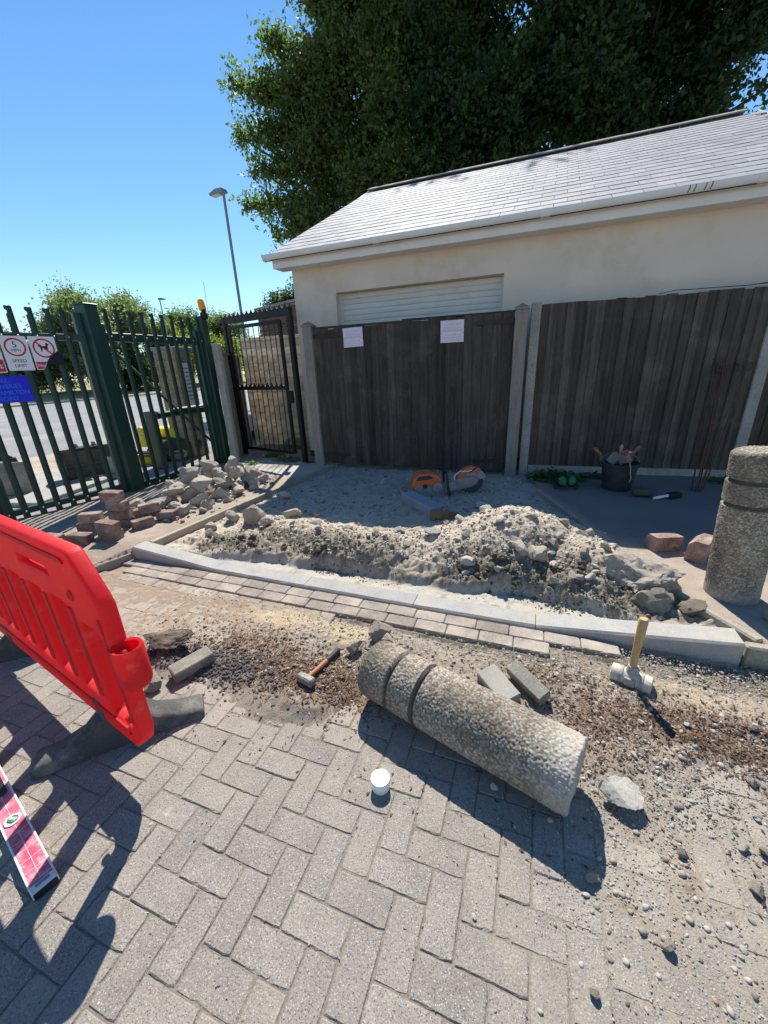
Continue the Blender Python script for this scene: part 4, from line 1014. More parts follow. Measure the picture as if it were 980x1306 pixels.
# ================================================================== BOLLARDS
def bollard_mesh():
    R_, L_ = .137, .95; nu, nz = 300, 330
    zz = np.linspace(0, L_, nz); rr = np.full(nz, R_)
    rr = np.where(zz > L_-.03, R_-.03*(1-np.sqrt(np.clip(1-((zz-L_+.03)/.03)**2, 0, 1))), rr)
    for gz in (.635, .78): rr = rr-.026*(np.abs(zz-gz) < .0115)
    th_ = np.linspace(0, 2*PI, nu, endpoint=False); TH, ZZ = np.meshgrid(th_, zz)
    RR = np.broadcast_to(rr[:, None], TH.shape).copy()
    x, y = RR*np.cos(TH), RR*np.sin(TH)
    d, idn = worley(x*112, y*112, ZZ*112, 5); d2, id2 = worley(x*150, y*150, ZZ*150, 15)
    peb = np.clip(1-(d/.74)**2, 0, 1); groove = np.zeros_like(ZZ, bool)
    for gz in (.635, .78): groove |= np.abs(ZZ-gz) < .0135
    h_ = peb*.0042*(.5+idn*.6)+.0012*fbm(x*60, y*60, ZZ*60, 8)+.002*fbm(x*8, y*8, ZZ*8, 9)
    h_ = np.where(groove, .002*fbm(x*60, y*60, ZZ*60, 8), h_)
    chip = sst(.05, .0, ZZ) if False else 0
    RR = RR+h_-.008*sst(.03, 0, ZZ)*np.clip(fbm(x*14, y*14, ZZ*14, 3)+.3, 0, 1)
    x, y = RR*np.cos(TH), RR*np.sin(TH)
    base = np.array([.2, .168, .125]); C_ = np.empty(TH.shape+(3,)); C_[:] = base
    pal = np.array([[.42, .35, .26], [.33, .27, .19], [.5, .45, .37], [.2, .165, .13], [.28, .21, .15], [.38, .35, .3]])
    pc = pal[(idn*6).astype(int) % 6]; pm = sst(.12, .34, peb)[..., None]; C_ = C_*(1-pm)+pc*pm
    stain = np.clip(.5+1.3*fbm(x*5, y*5, ZZ*3, 77), 0, 1)[..., None]; C_ = C_*(1-.5*stain); moss = np.clip(1.6*fbm(x*4+9, y*4, ZZ*2.5, 78)-.1, 0, .55)[..., None]; C_ = C_*(1-moss)+np.array([.1, .09, .06])*moss
    C_ = np.where(groove[..., None], np.array([.13, .115, .09]), C_)
    lime = (sst(.16, .02, ZZ+.05*fbm(x*9, y*9, ZZ*9, 4)))[..., None]; C_ = C_*(1-.5*lime)+np.array([.5, .46, .4])*.5*lime
    V = np.stack([x, y, ZZ], -1).reshape(-1, 3); i = np.arange(nu*nz).reshape(nz, nu); j = np.roll(i, -1, 1)
    F = np.stack([i[:-1], j[:-1], j[1:], i[1:]], -1).reshape(-1, 4)
    # end discs as rings of quads
    Vs, Fs, Cs = [V], [F], [C_.reshape(-1, 3)]; off = len(V)
    for top in (0, 1):
        z0 = zz[-1] if top else 0; ring0 = i[-1] if top else i[0]; prev = ring0
        re = np.hypot(V[ring0, 0], V[ring0, 1])
        for q in range(1, 26):
            k = 1-q/25.5; xx, yy = re*k*np.cos(th_), re*k*np.sin(th_)
            d, idq = worley(xx*88, yy*88, np.full_like(xx, 3.3), 6); pb = np.clip(1-(d/.62)**2, 0, 1)
            zq = z0+(pb*.004 if top else -.004+.012*fbm(xx*18, yy*18, None, 12))
            Vs.append(np.stack([xx, yy, zq], -1)); cc = np.where((pb > .25)[:, None], pal[(idq*6).astype(int) % 6], base) if top else np.tile([.4, .36, .3], (nu, 1))
            Cs.append(cc); cur = off+np.arange(nu); off += nu; a_, b_ = prev, np.roll(prev, -1)
            Fs.append(np.stack([a_, b_, np.roll(cur, -1), cur] if top else [b_, a_, cur, np.roll(cur, -1)], -1)); prev = cur
    return np_mesh('bollard', np.concatenate(Vs), np.concatenate(Fs), 'agg', np.concatenate(Cs), True)
BM = bollard_mesh()
o = link('bollard', BM, None, (1.275, 2.82, .085), (.01, -.055, 0)); tag(o, 'exposed aggregate concrete bollard standing upright at the right edge behind the kerb end', 'bollard', 'exposed aggregate bollards')
o = link('bollard', BM); ax = (Vector((-.70, 1.455, .152))-Vector((.265, 1.155, .143))).normalized(); yv = Vector((0, 0, 1)).cross(ax).normalized()
o.matrix_world = basis((.25, 1.162, .143), yv, ax.cross(yv), ax); o.matrix_world = o.matrix_world @ Matrix.Rotation(1.2, 4, 'Z')
tag(o, 'exposed aggregate concrete bollard lying on its side across the paving', 'bollard', 'exposed aggregate bollards')

# ================================================================== HAND TOOLS IN FRONT
t = thing('mallet', 'cream headed mallet with a wooden handle standing upright on the dirt', 'mallet', (.56, 1.87, .0), math.radians(-20))
m_ = MB(); m_.lathe([(.034, -.09), (.044, -.086), (.046, -.06), (.043, -.05), (.043, .05), (.046, .06), (.044, .086), (.034, .09)], 24, T((0, 0, .046)) @ Matrix.Rotation(PI/2, 4, 'Y')); m_.build('head', 'mallet', t, smooth=True)
m_ = MB()
for x in (-.045, .045): m_.lathe([(.0475, -.007), (.0475, .007)], 24, T((x, 0, .046)) @ Matrix.Rotation(PI/2, 4, 'Y'))
m_.box((0, -.042, .05), (.05, .012, .045), .003); m_.lathe([(.03, .08), (.024, .125)], 12); m_.build('collar', 'concrete_post', t, smooth=True)
m_ = MB(); m_.tube([(0, 0, .1), (0, 0, .2), (.004, 0, .3), (.006, 0, .39), (.006, 0, .4)], [.017, .0165, .0195, .0215, .016], 12, Matrix.Rotation(-.02, 4, 'Y')); m_.build('handle', 'handle_wood', t, smooth=True)

hx, hy = -1.0, 1.345; t = thing('club_hammer', 'steel club hammer with an orange and black handle lying on bark litter', 'hammer', (hx, hy, .03), math.radians(78))
m_ = MB(); m_.box((0, 0, .024), (.045, .105, .045), .008, rot=Matrix.Rotation(.1, 3, 'Y')); m_.build('head', 'steel', t)
m_ = MB(); m_.tube([(.02, 0, .024), (.1, 0, .02), (.17, 0, .018)], [.012, .0135, .015], 10); m_.build('handle', 'red_grip', t, smooth=True)
m_ = MB(); m_.tube([(.165, 0, .018), (.2, 0, .017), (.26, 0, .018), (.275, 0, .018)], [.0165, .0155, .0175, .012], 10); m_.build('grip', 'dark_plastic', t, smooth=True)

t = thing('spirit_level', 'dusty red spirit level lying on the shaded paving at the left edge', 'spirit level', (-1.36, .318, .002), math.atan2(.086, -.33))
m_ = MB(); m_.box((.43, 0, .0145), (.8, .066, .029), .003); m_.build('body', 'level_red', t)
m_ = MB()
for y in (-.033, .033): m_.box((.43, y, .0145), (.8, .006, .0315), .001)
m_.build('edge_rail', 'upvc', t)
m_ = MB(); m_.box((.014, 0, .0147), (.034, .071, .031), .004); m_.build('end_cap', 'upvc', t)
m_ = MB(); m_.box((-.006, 0, .0147), (.006, .064, .026), .002); m_.build('end_pad', 'ink', t)
m_ = MB(); m_.prism(rrect(.012, -.02, .024, .02, .005, 3), .0295, .031, 'z'); m_.build('end_slot', 'dusty_grey', t)
vr = Matrix.Translation((.345, 0, 0))
m_ = MB(); m_.lathe([(.026, .029), (.026, .034), (.019, .034), (.018, .03)], 8, vr @ Matrix.Rotation(PI/8, 4, 'Z'), cap=False); m_.build('vial_surround', 'upvc', t)
m_ = MB(); m_.tube([(-.016, 0, .0312), (.016, 0, .0312)], .0085, 10, vr @ Matrix.Rotation(.5, 4, 'Z')); m_.build('vial', 'vial', t, smooth=True)
m_ = MB(); m_.prism(rrect(-.018, -.018, .018, .018, .016, 3), .0292, .0305, 'z', vr); m_.build('vial_backing', 'dusty_grey', t)
m_ = MB(); m_.prism(rrect(.5, -.022, .63, .022, .012, 3), .0285, .0305, 'z'); m_.build('hand_hole', 'ink', t)
m_ = MB(); [m_.box((.04+.048*k, 0, .0293), (.0012, .06, .0008)) for k in range(6)]; m_.box((.27, .0, .0293), (.46, .0012, .0008)); m_.build('scale_line', 'upvc', t)

t = thing('plastic_tub', 'small round white plastic tub with a lid on the grey paving', 'tub', (-.448, .985, .001))
m_ = MB(); m_.lathe([(.0335, 0), (.0355, .004), (.0365, .036)], 28); m_.build('body', 'cap', t, smooth=True)
m_ = MB(); m_.lathe([(.0385, .034), (.0385, .049), (.036, .052), (.031, .052), (.029, .0495), (.012, .0495), (.0, .0495)], 28); m_.build('lid', 'cap', t, smooth=True)

def block(name, m_, sz, loc, rot, label, cat, group=None, bev=.005, seed=0, chamfer=None):
    b = MB()
    if chamfer:
        x, y, z = sz[0]/2, sz[1]/2, sz[2]/2; c_ = chamfer
        b.prism([(-y, -z), (y, -z), (y, z-c_), (y-c_, z), (-y, z)], -x, x, 'x')
    else: b.box((0, 0, 0), sz, bev)
    r = random.Random(seed); b.v = [(x+r.uniform(-.0015, .0015), y+r.uniform(-.0015, .0015), z+r.uniform(-.0015, .0015)) for x, y, z in b.v]
    o = link(name, b.mesh(name, m_), None, loc, rot); return tag(o, label, cat, group)
block('paver_block', 'grey_block', (.215, .1, .065), (-1.68, 1.255, .045), (.06, -.04, math.radians(66)), 'single grey-brown paving block lying beside black tarmac crumbs', 'paving block', seed=1)
block('paver_block', 'grey_block', (.22, .075, .06), (.075, 1.655, .075), (.35, .12, math.radians(-42)), 'dark grey block leaning behind the lying bollard', 'paving block', seed=2)
block('paver_block', 'kerb', (.2, .11, .06), (-.06, 1.6, .055), (.15, .1, math.radians(-46)), 'pale grey block half hidden behind the lying bollard', 'paving block', seed=3)
block('paver_block', 'grey_block', (.22, .12, .075), (1.46, 2.55, .135), (0, .02, math.radians(18)), 'dark block lying at the right picture edge in front of the upright bollard', 'paving block', seed=4)
block('paver_block', 'grey_block', (.3, .2, .12), (1.86, 2.86, .155), (0, 0, math.radians(10)), 'dark grey block at the right picture edge behind the upright bollard', 'paving block', seed=6)
block('brick', 'brick', (.215, .115, .12), (1.045, 3.45, .158), (0, .03, math.radians(24)), 'red-brown chamfered brick lying on the tarmac path, left of two', 'brick', seed=7, chamfer=.022)
block('brick', 'brick', (.215, .12, .165), (1.25, 3.34, .18), (.04, 0, math.radians(60)), 'red-brown chamfered brick standing on edge beside the upright bollard', 'brick', seed=8, chamfer=.04)
block('kerb_block', 'shade_blue_block', (.6, .16, .125), (-1.12, 4.02, .1), (.0, .03, math.radians(-41)), 'grey kerb block lying in the shade before the disc cutter', 'kerb block', seed=9, bev=.008)
t = thing('plastering_float', 'steel float with a brown handle propped on edge against the kerb block', 'float', (-.78, 3.66, .05), math.radians(8))
m_ = MB(); m_.box((0, .02, .055), (.29, .004, .115), .001, rot=Matrix.Rotation(-.35, 3, 'X')); m_.build('blade', 'brass', t)
m_ = MB(); m_.tube([(-.07, -.055, .03), (.05, -.055, .03)], .018, 10); m_.build('handle', 'terracotta', t, smooth=True)
m_ = MB(); m_.tube([(-.1, .01, .05), (-.085, -.055, .03), (.065, -.055, .03), (.08, .01, .05)], .008, 6); m_.build('bracket', 'steel', t)

# ================================================================== BRICK STACK BY THE FENCE
bs = [  # x, y, z, rz, label
 (-3.98, 2.18, .135, .35, 'red-brown brick standing at the left end of the brick stack'),
 (-3.78, 2.34, .135, .2, 'red-brown brick under another at the front left of the brick stack'),
 (-3.74, 2.31, .235, .12, 'red-brown brick laid on top at the front left of the brick stack'),
 (-3.97, 2.62, .135, .1, 'lowest red-brown brick in the middle of the brick stack'),
 (-3.74, 2.66, .13, 1.2, 'red-brown brick turned endways at the foot of the brick stack'),
 (-3.95, 2.6, .238, .5, 'second red-brown brick up in the middle of the brick stack'),
 (-3.93, 2.58, .34, .15, 'third red-brown brick up under the topmost of the stack'),
 (-3.96, 2.57, .44, .3, 'topmost red-brown brick of the stack by the thick green gate post'),
 (-4.17, 2.44, .235, .6, 'red-brown brick jutting left from the middle of the stack'),
 (-4.2, 2.42, .135, .4, 'red-brown brick at the back of the brick stack against the palisade'),
 (-3.82, 2.83, .235, .9, 'red-brown brick leaning at the right side of the brick stack'),
 (-3.66, 2.9, .14, .25, 'red-brown brick between the brick stack and the rubble heap'),
 (-3.99, 2.88, .15, 1.1, 'red-brown brick behind the right side of the brick stack'),
 (-4.25, 2.1, .125, .1, 'mauve brick lying flat at the left foot of the brick stack'),
 (-4.1, 1.98, .12, 1.0, 'pale brick lying half behind the red barrier top')]
for k, (x, y, z, a_, lb) in enumerate(bs):
    block('brick', 'brick', (.2, .105, .1), (x, y, z), (random.uniform(-.05, .05), random.uniform(-.06, .06), a_), lb, 'brick', 'red-brown bricks stacked by the palisade', .006, 30+k)

# ================================================================== RUBBLE
def chunk_label(i, x, y, z): return None
heap = []
r = random.Random(21)
spec = [(-3.95, 3.05, .12), (-3.75, 3.1, .1), (-3.62, 3.05, .075), (-3.66, 3.35, .11), (-3.5, 3.25, .08), (-3.9, 3.4, .13), (-4.1, 3.3, .12), (-3.6, 3.62, .1), (-3.78, 3.7, .13), (-4.05, 3.65, .12), (-3.5, 3.85, .09), (-3.62, 4.0, .1),
        (-3.85, 4.0, .12), (-4.15, 3.95, .13), (-3.5, 4.2, .1), (-3.7, 4.3, .11), (-3.95, 4.3, .12), (-4.25, 4.25, .12), (-3.75, 4.55, .1), (-4.0, 4.6, .11), (-4.3, 3.5, .11), (-4.4, 3.9, .11), (-3.58, 4.4, .08), (-3.42, 4.05, .06), (-3.43, 3.55, .055), (-3.4, 3.15, .05), (-4.3, 3.1, .1), (-4.5, 4.3, .12)]
up2 = [(-3.9, 3.3, .11), (-3.78, 3.5, .12), (-4.0, 3.6, .11), (-3.82, 3.9, .12), (-4.0, 4.05, .12), (-3.72, 4.15, .11), (-3.95, 4.35, .11), (-4.2, 4.1, .1), (-4.15, 3.45, .11), (-3.65, 3.75, .09)]
up3 = [(-3.95, 3.55, .1), (-4.05, 3.95, .12), (-3.85, 4.15, .1)]
GL = 'broken concrete in the rubble heap'
ORD = ('first', 'second', 'third', 'fourth', 'fifth', 'sixth', 'seventh', 'eighth', 'ninth', 'tenth', 'eleventh', 'twelfth', 'thirteenth', 'fourteenth', 'fifteenth', 'sixteenth')
def side(p): 
    d_ = Vector((p[0], p[1], -1.4)); return d_.dot(rt)/d_.dot(fw)
for L_, z0, lab in ((spec, .09, 'along the foot of the rubble heap'), (up2, .23, 'in the upper layer of the rubble heap'), (up3, .36, 'on the crest of the rubble heap')):
    fr = sorted([p for p in L_ if p[0] > -3.88 or lab[0] != 'a'], key=side); bk_ = sorted([p for p in L_ if p not in fr], key=side)
    for x, y, q in fr+bk_:
        row = fr if (x, y, q) in fr else bk_; lab_ = 'concrete lump, %s from the left %s%s' % (ORD[row.index((x, y, q))], 'at the back ' if row is bk_ else '', lab)
        rr_ = q*r.uniform(1.15, 1.45)
        rock(CHUNKS, 'concrete_lump', x+r.uniform(-.03, .03), y+r.uniform(-.03, .03), z0, rr_, lab_, 'rubble', GL, .22, (r.uniform(-.6, .6), r.uniform(-.6, .6), r.uniform(0, 6.3)))
P = sample(700, -4.6, -3.3, 2.8, 4.8, lambda x, y: np.exp(-((x+3.8)/.45)**2-((y-3.75)/.8)**2), rg); S = np.minimum(rg.gamma(1.6, .007, len(P))+.004, .03)
stuff(link('rubble_fines', pebble_mesh('rubble_fines', np.c_[P, .1+S*.3], S, stone_cols(len(P), rg, dark=.1), 2, 'pebbles', .65)))
for x, y, q, lb in ((-2.72, 3.1, .185, 'largest pale boulder lying alone on the dug bed right of the rubble heap'), (-2.98, 3.12, .1, 'pale lump tucked against the left of the largest boulder'), (-3.02, 2.86, .075, 'small pale lump on the soil in front of the largest boulder, upper of two'), (-2.93, 2.72, .075, 'small pale lump on the soil in front of the largest boulder, lower of two'),
                    (-2.85, 3.95, .1, 'pointed pale lump beside the left edging stones'), (-2.32, 3.25, .12, 'pale lump at the left end of the soil ridge'), (-2.36, 3.95, .08, 'dull lump in the gate shadow stripes'), (-2.42, 2.97, .1, 'flattish pale lump on the soil ridge near its left end'), (-2.12, 3.45, .06, 'small dull lump between ridge and shaded ground')):
    rock(CHUNKS, 'concrete_lump', x, y, float(pit_z(np.array([x]), np.array([y]))[0]), q, lb, 'rubble', None, .25)
o = rock(rock_mesh('chunk', 5, 555, 'chunk', 16, (1, .8, .62), .15, (.5, .85)), 'concrete_lump', .76, 2.76, .05, .27, 'big broken slab of old concrete at the right end of the new kerb', 'rubble', None, .3, (.25, -.15, .4))
rock(CLODS, 'soil_lump', .79, 2.56, .04, .13, 'dark muddy clod stuck to the front of the big broken slab', 'clod', None, .1)
rock(CLODS, 'soil_lump', 1.01, 2.6, .03, .1, 'dark muddy clod between the big broken slab and the right edging', 'clod', None, .2)
rock(CHUNKS, 'concrete_lump', .64, 2.66, .04, .085, 'pale lump at the left of the big broken slab', 'rubble', None, .2)
# stones on the mound
sp = [(-.02, 2.8, .085), (.1, 2.78, .09), (-.38, 2.66, .06), (.22, 2.6, .05), (-.72, 2.95, .075), (-.35, 3.5, .07), (-1.05, 3.05, .06), (.3, 3.35, .06), (-.55, 3.3, .055), (.55, 3.0, .06), (.62, 2.75, .05), (-1.5, 2.95, .06), (-1.3, 3.12, .05), (-1.75, 3.02, .055), (-.9, 2.8, .05), (.05, 3.15, .06), (-.2, 3.05, .055), (.4, 2.85, .05), (.7, 3.15, .05), (-.45, 2.95, .045), (-1.95, 3.1, .07), (.2, 2.95, .045), (-.15, 2.6, .04), (.36, 2.62, .045), (.42, 3.2, .055), (.75, 2.95, .045), (.8, 3.05, .04), (.5, 3.4, .05), (-.7, 3.4, .05), (-1.2, 2.85, .045)]
for k, (x, y, q) in enumerate(sp):
    lb = 'pale stone half sunk in the dug-up earth mound'
    if k == 0: lb = 'left of two big pale stones in the front of the earth mound'
    if k == 1: lb = 'right of two big pale stones in the front of the earth mound'
    if k == 2: lb = 'rounded stone low on the front left of the earth mound'
    if k == 4: lb = 'angular pale stone where the low ridge meets the earth mound'
    if k == 5: lb = 'dusty stone at the shaded left shoulder of the earth mound'
    rock(CHUNKS if k % 2 else STONES, 'stone', x, y, float(pit_z(np.array([x]), np.array([y]))[0]), q*1.05, lb, 'stone', 'stones in the earth mound', .5)
for k in range(46):
    x = random.uniform(-2.1, .8); y = random.gauss(2.98, .17); q = random.uniform(.02, .04)
    rock(STONES, 'stone', x, y, float(pit_z(np.array([x]), np.array([y]))[0]), q, 'pale stone half sunk in the dug-up earth mound', 'stone', 'stones in the earth mound', .45)
for k in range(60):
    left = k < 26; x = random.uniform(-2.8, -1.15) if left else random.uniform(-.45, .75); y = random.gauss(2.62, .07) if left else random.gauss(2.66, .09); q = random.uniform(.018, .042)
    rock(WCLODS, 'soil_lump', x, y, float(pit_z(np.array([x]), np.array([y]))[0]), q, 'dark damp clod in the turned soil behind the kerb', 'clod', 'damp clods behind the kerb', .4)
for x, y, q in ((-1.9, 4.9, .06), (-1.6, 5.1, .05), (-.45, 4.2, .09), (-.3, 4.9, .05), (-2.0, 4.75, .045), (-.5, 3.75, .07), (-1.15, 5.0, .04)):
    rock(STONES, 'stone', x, y, .04, q, 'dusty grey stone on the shaded ground before the wooden gates', 'stone', 'stones on the shaded ground', .35)
# stones in the foreground
fz = lambda x, y: max(float(dirt_z(np.array([x]), np.array([y]))[0]), 0)
rock(rock_mesh('white_stone', 5, 777, 'white_stone', 10, (1, .8, .55), .06), 'stone', .405, 1.22, fz(.405, 1.22)-.01, .085, 'fist sized white broken stone beside the end of the lying bollard', 'stone', None, .1, (.1, -.2, .3))
for x, y, q, lb in ((-.86, 1.63, .06, 'pale angular stone beside the club hammer handle'), (-.74, 1.78, .075, 'pale stone on the little spoil heap by the bollard head'), (-.68, 1.71, .055, 'smaller stone at the front of the little spoil heap'), (-.63, 1.43, .03, 'small stone under the head of the lying bollard'),
                    (-1.78, 1.08, .075, 'flat pale stone behind the barrier foot'), (.3, .93, .034, 'pale pebble with a brick red chip on the right foreground paving'), (.58, 1.1, .025, 'single rounded pebble on the right foreground paving'), (.47, .82, .028, 'oval pale pebble standing proud on the paving near the bottom'),
                    (1.0, 1.73, .03, 'broken red and white brick chip near the right edge'), (.9, 1.46, .03, 'pale shard by the bark litter at the right'), (.27, .66, .02, 'white shard of stone near the bottom edge right of centre'), (.83, 1.19, .03, 'pale flat stone at the right picture edge'), (.76, 1.06, .028, 'dusty tan stone at the right picture edge, nearest to the camera')):
    rock(CHUNKS, 'stone', x, y, fz(x, y), q*(.85 if q < .05 else 1), lb, 'stone', None, .15)
o = rock(rock_mesh('tarmac', 5, 888, 'old_tarmac', 8, (1, .7, .35), .13), 'tarmac_slab', -1.93, 1.33, 0, .16, 'broken slab of old tarmac with a dusty top behind the red socket of the barrier', 'tarmac', None, .0, (.1, .05, .5))
for k in range(70):
    x = random.uniform(-.2, 1.25); y = random.uniform(.5, 2.15)
    if random.random() > float(fg_dens(np.array([x]), np.array([y]))[0])+.1: continue
    q = random.uniform(.008, .02)
    rock(STONES+WSTONES, 'stone', x, y, fz(x, y), q, 'loose pebble on the dusty paving at the right', 'stone', 'loose pebbles on the dusty paving', .15)

# ================================================================== DISC CUTTER
t = thing('disc_cutter', 'dusty orange and grey petrol disc cutter lying before the wooden gates', 'power saw', (-.98, 4.66, .05), math.radians(24))
t.scale = (.98, .98, .98)
m_ = MB(); m_.prism([(-.42, .03), (-.36, .0), (-.02, .0), (.0, .06), (-.02, .13), (-.4, .13)], -.11, .11, 'y'); m_.build('engine_block', 'dusty_grey', t)
m_ = MB(); m_.prism([(-.45, .1), (-.44, .05), (-.40, .1), (-.1, .12), (-.06, .2), (-.12, .26), (-.22, .29), (-.34, .285), (-.42, .22)], -.1, .1, 'y')
m_.build('rear_housing', 'orange', t)
m_ = MB(); m_.prism([(-.39, .2), (-.36, .25), (-.22, .265), (-.18, .23), (-.24, .21)], -.106, -.1, 'y'); m_.build('handle_opening', 'dark_plastic', t)
m_ = MB(); m_.lathe([(.065, 0), (.07, .012), (.05, .02), (.02, .022)], 18, T((-.12, -.112, .1)) @ Matrix.Rotation(PI/2, 4, 'X')); m_.build('starter_cover', 'dusty_grey', t, smooth=True)
m_ = MB(); m_.lathe([(.026, 0), (.028, .02), (.018, .03)], 14, T((-.28, -.1, .13)) @ Matrix.Rotation(PI/2, 4, 'X')); m_.build('fuel_cap', 'dark_plastic', t)
m_ = MB(); m_.box((-.36, 0, .03), (.1, .2, .09), .02, rot=Matrix.Rotation(.5, 3, 'Y')); m_.build('tank', 'dark_plastic', t)
m_ = MB(); m_.tube([(.02, -.16, .0), (.0, -.16, .1), (-.01, -.15, .2), (-.01, -.1, .265), (-.01, .08, .265), (0, .14, .2), (0, .13, .05)], .016, 8); m_.build('front_handle', 'dark_plastic', t, smooth=True)
m_ = MB(); m_.prism([(-.03, .05), (.3, .1), (.37, .15), (.38, .2), (.32, .23), (.2, .22), (0, .16)], -.14, -.1, 'y'); m_.build('belt_arm', 'dusty_grey', t)
m_ = MB(); m_.lathe([(.155, -.003), (.155, .003)], 40, T((.31, -.06, .15)) @ Matrix.Rotation(PI/2, 4, 'X')); m_.build('cutting_disc', 'disc', t)
gp = [(.31+.18*math.cos(a_), .15+.18*math.sin(a_)) for a_ in np.linspace(.25, PI+.25, 22)]
m_ = MB(); m_.prism(gp, -.095, -.02, 'y'); m_.build('guard', 'dusty_grey', t)
gp = [(.31+.19*math.cos(a_), .15+.19*math.sin(a_)) for a_ in np.linspace(1.0, PI+.1, 18)]+[(.31+.12*math.cos(a_), .15+.12*math.sin(a_)) for a_ in np.linspace(PI+.1, 1.0, 18)]
m_ = MB(); m_.prism(gp, -.101, -.014, 'y'); m_.build('guard_top', 'orange', t)
m_ = MB(); m_.tube([(.27, -.11, .28), (.33, -.1, .31), (.42, -.09, .37)], .011, 6); m_.build('guard_lever', 'dark_plastic', t)
m_ = MB(); m_.tube([(.1, -.1, .1), (.08, -.12, .24), (.15, -.12, .3), (.25, -.11, .29), (.3, -.11, .3)], .007, 6); m_.build('water_hose', 'upvc', t)

# ================================================================== THINGS ALONG THE FENCE
bk = (.96, 5.12, .1)
t = thing('bucket', 'black builders bucket full of hand tools by the board fence', 'bucket', bk)
m_ = MB(); m_.lathe([(.0, .004), (.145, 0), (.15, .01), (.19, .3), (.203, .302), (.203, .315), (.188, .318), (.182, .3), (.143, .02), (.0, .018)], 28, cap=False); m_.build('bucket_body', 'dark_plastic', t, smooth=True)
m_ = MB(); m_.tube([(.2*math.cos(a_), .03-.02*math.cos(a_), .3+.13*math.sin(a_)) for a_ in np.linspace(-.1, PI*.98, 14)], .004, 6); m_.build('wire_handle', 'steel', t)
m_ = MB(); m_.tube([(.03, .03, .432), (.13, .035, .42)], .013, 8); m_.build('handle_grip', 'upvc', t)
def trowel(x, y, z, rot, label, gm='red_grip', blade='steel'):
    q = thing('trowel', label, 'trowel', (bk[0]+x, bk[1]+y, bk[2]+z)); q.rotation_euler = rot
    m_ = MB(); m_.prism([(0, -.055), (.0, .055), (.16, .0)], -.0012, .0012, 'z', Matrix.Rotation(0, 4, 'Z')); m_.build('blade', blade, q)
    m_ = MB(); m_.tube([(.0, 0, 0), (-.03, 0, .0), (-.045, 0, .03), (-.07, 0, .035)], .006, 6); m_.build('tang', 'steel', q)
    m_ = MB(); m_.tube([(-.065, 0, .035), (-.1, 0, .037), (-.16, 0, .035), (-.185, 0, .035)], [.012, .016, .018, .012], 10); m_.build('handle', gm, q, smooth=True); return q
trowel(-.2, -.06, .34, (.2, .75, .35), 'trowel with a red handle sticking out over the left rim of the bucket')
trowel(-.02, .02, .33, (.3, 1.25, 1.4), 'trowel with a pale wooden handle upright at the back of the bucket', 'handle_wood')
trowel(.1, .0, .34, (.2, 1.0, 2.4), 'trowel with a terracotta handle at the right in the bucket', 'terracotta')
t = thing('scraper', 'grey steel scraper blades leaning inside the bucket', 'scraper', (bk[0]-.02, bk[1]-.05, bk[2]+.34))
m_ = MB(); m_.box((-.06, 0, .03), (.1, .006, .13), .002, rot=Matrix.Rotation(.6, 3, 'Y')); m_.box((.04, .01, .04), (.13, .006, .14), .002, rot=Matrix.Rotation(-.5, 3, 'Y')); m_.build('blade', 'steel', t)
m_ = MB(); m_.box((.05, -.01, .09), (.04, .03, .05), .008); m_.build('grip', 'sred', t)
t = thing('string_line', 'pale string line hanging down the front of the bucket', 'string', (bk[0]+.06, bk[1]-.19, bk[2]+.3))
m_ = MB(); m_.tube([(0, .03, .06), (.01, -.02, .0), (.02, -.015, -.07), (.035, -.005, -.12), (.025, .0, -.17)], .004, 5); m_.build('cord', 'pale_lap', t)
m_ = MB(); m_.tube([(0, .03, .055), (-.03, .04, .08)], .009, 6); m_.build('peg', 'terracotta', t)
t = thing('ear_defenders', 'pair of green and black ear defenders lying before the weeds', 'ear defenders', (.42, 5.05, .1), .3)
for x, a_ in ((-.055, .5), (.06, -.45)):
    m_ = MB(); m_.lathe([(.045, -.02), (.048, 0), (.044, .025), (.025, .042), (.0, .045)], 18, T((x, 0, .075)) @ Matrix.Rotation(a_, 4, 'Z') @ Matrix.Rotation(PI/2-.4, 4, 'X') @ Matrix.Diagonal((1, 1.3, 1, 1))); m_.build('ear_cup', 'lime', t, smooth=True)
    m_ = MB(); m_.lathe([(.05, -.045), (.056, -.03), (.05, -.018)], 18, T((x, 0, .075)) @ Matrix.Rotation(a_, 4, 'Z') @ Matrix.Rotation(PI/2-.4, 4, 'X') @ Matrix.Diagonal((1, 1.3, 1, 1))); m_.build('ear_cushion', 'ink', t, smooth=True)
m_ = MB(); m_.tube([(-.06+.0, .03, .03), (-.15, -.01, .02), (-.17, -.09, .02), (-.08, -.14, .02), (.06, -.13, .02), (.12, -.06, .03), (.08, .03, .04)], .011, 6); m_.build('headband', 'dark_plastic', t, smooth=True)
t = thing('scrubbing_brush', 'olive green scrubbing block with a blue edge lying beside the bucket', 'brush', (1.17, 4.86, .1), .1)
m_ = MB(); m_.box((0, 0, .045), (.2, .1, .08), .02); m_.build('block', 'olive_cloth', t); m_ = MB(); m_.box((.1, .01, .05), (.022, .08, .06), .004); m_.build('edge', 'sblue', t)
t = thing('hand_brush', 'hand brush with a white handle and black bristles on the path by the fence', 'brush', (1.38, 4.82, .1), .55)
m_ = MB(); m_.tube([(-.14, 0, .02), (-.07, 0, .025), (0, 0, .03), (.03, 0, .03)], [.014, .017, .013, .02], 8); m_.build('handle', 'upvc', t, smooth=True)
m_ = MB(); m_.box((.11, 0, .03), (.16, .08, .055), .012); m_.build('bristles', 'ink', t)
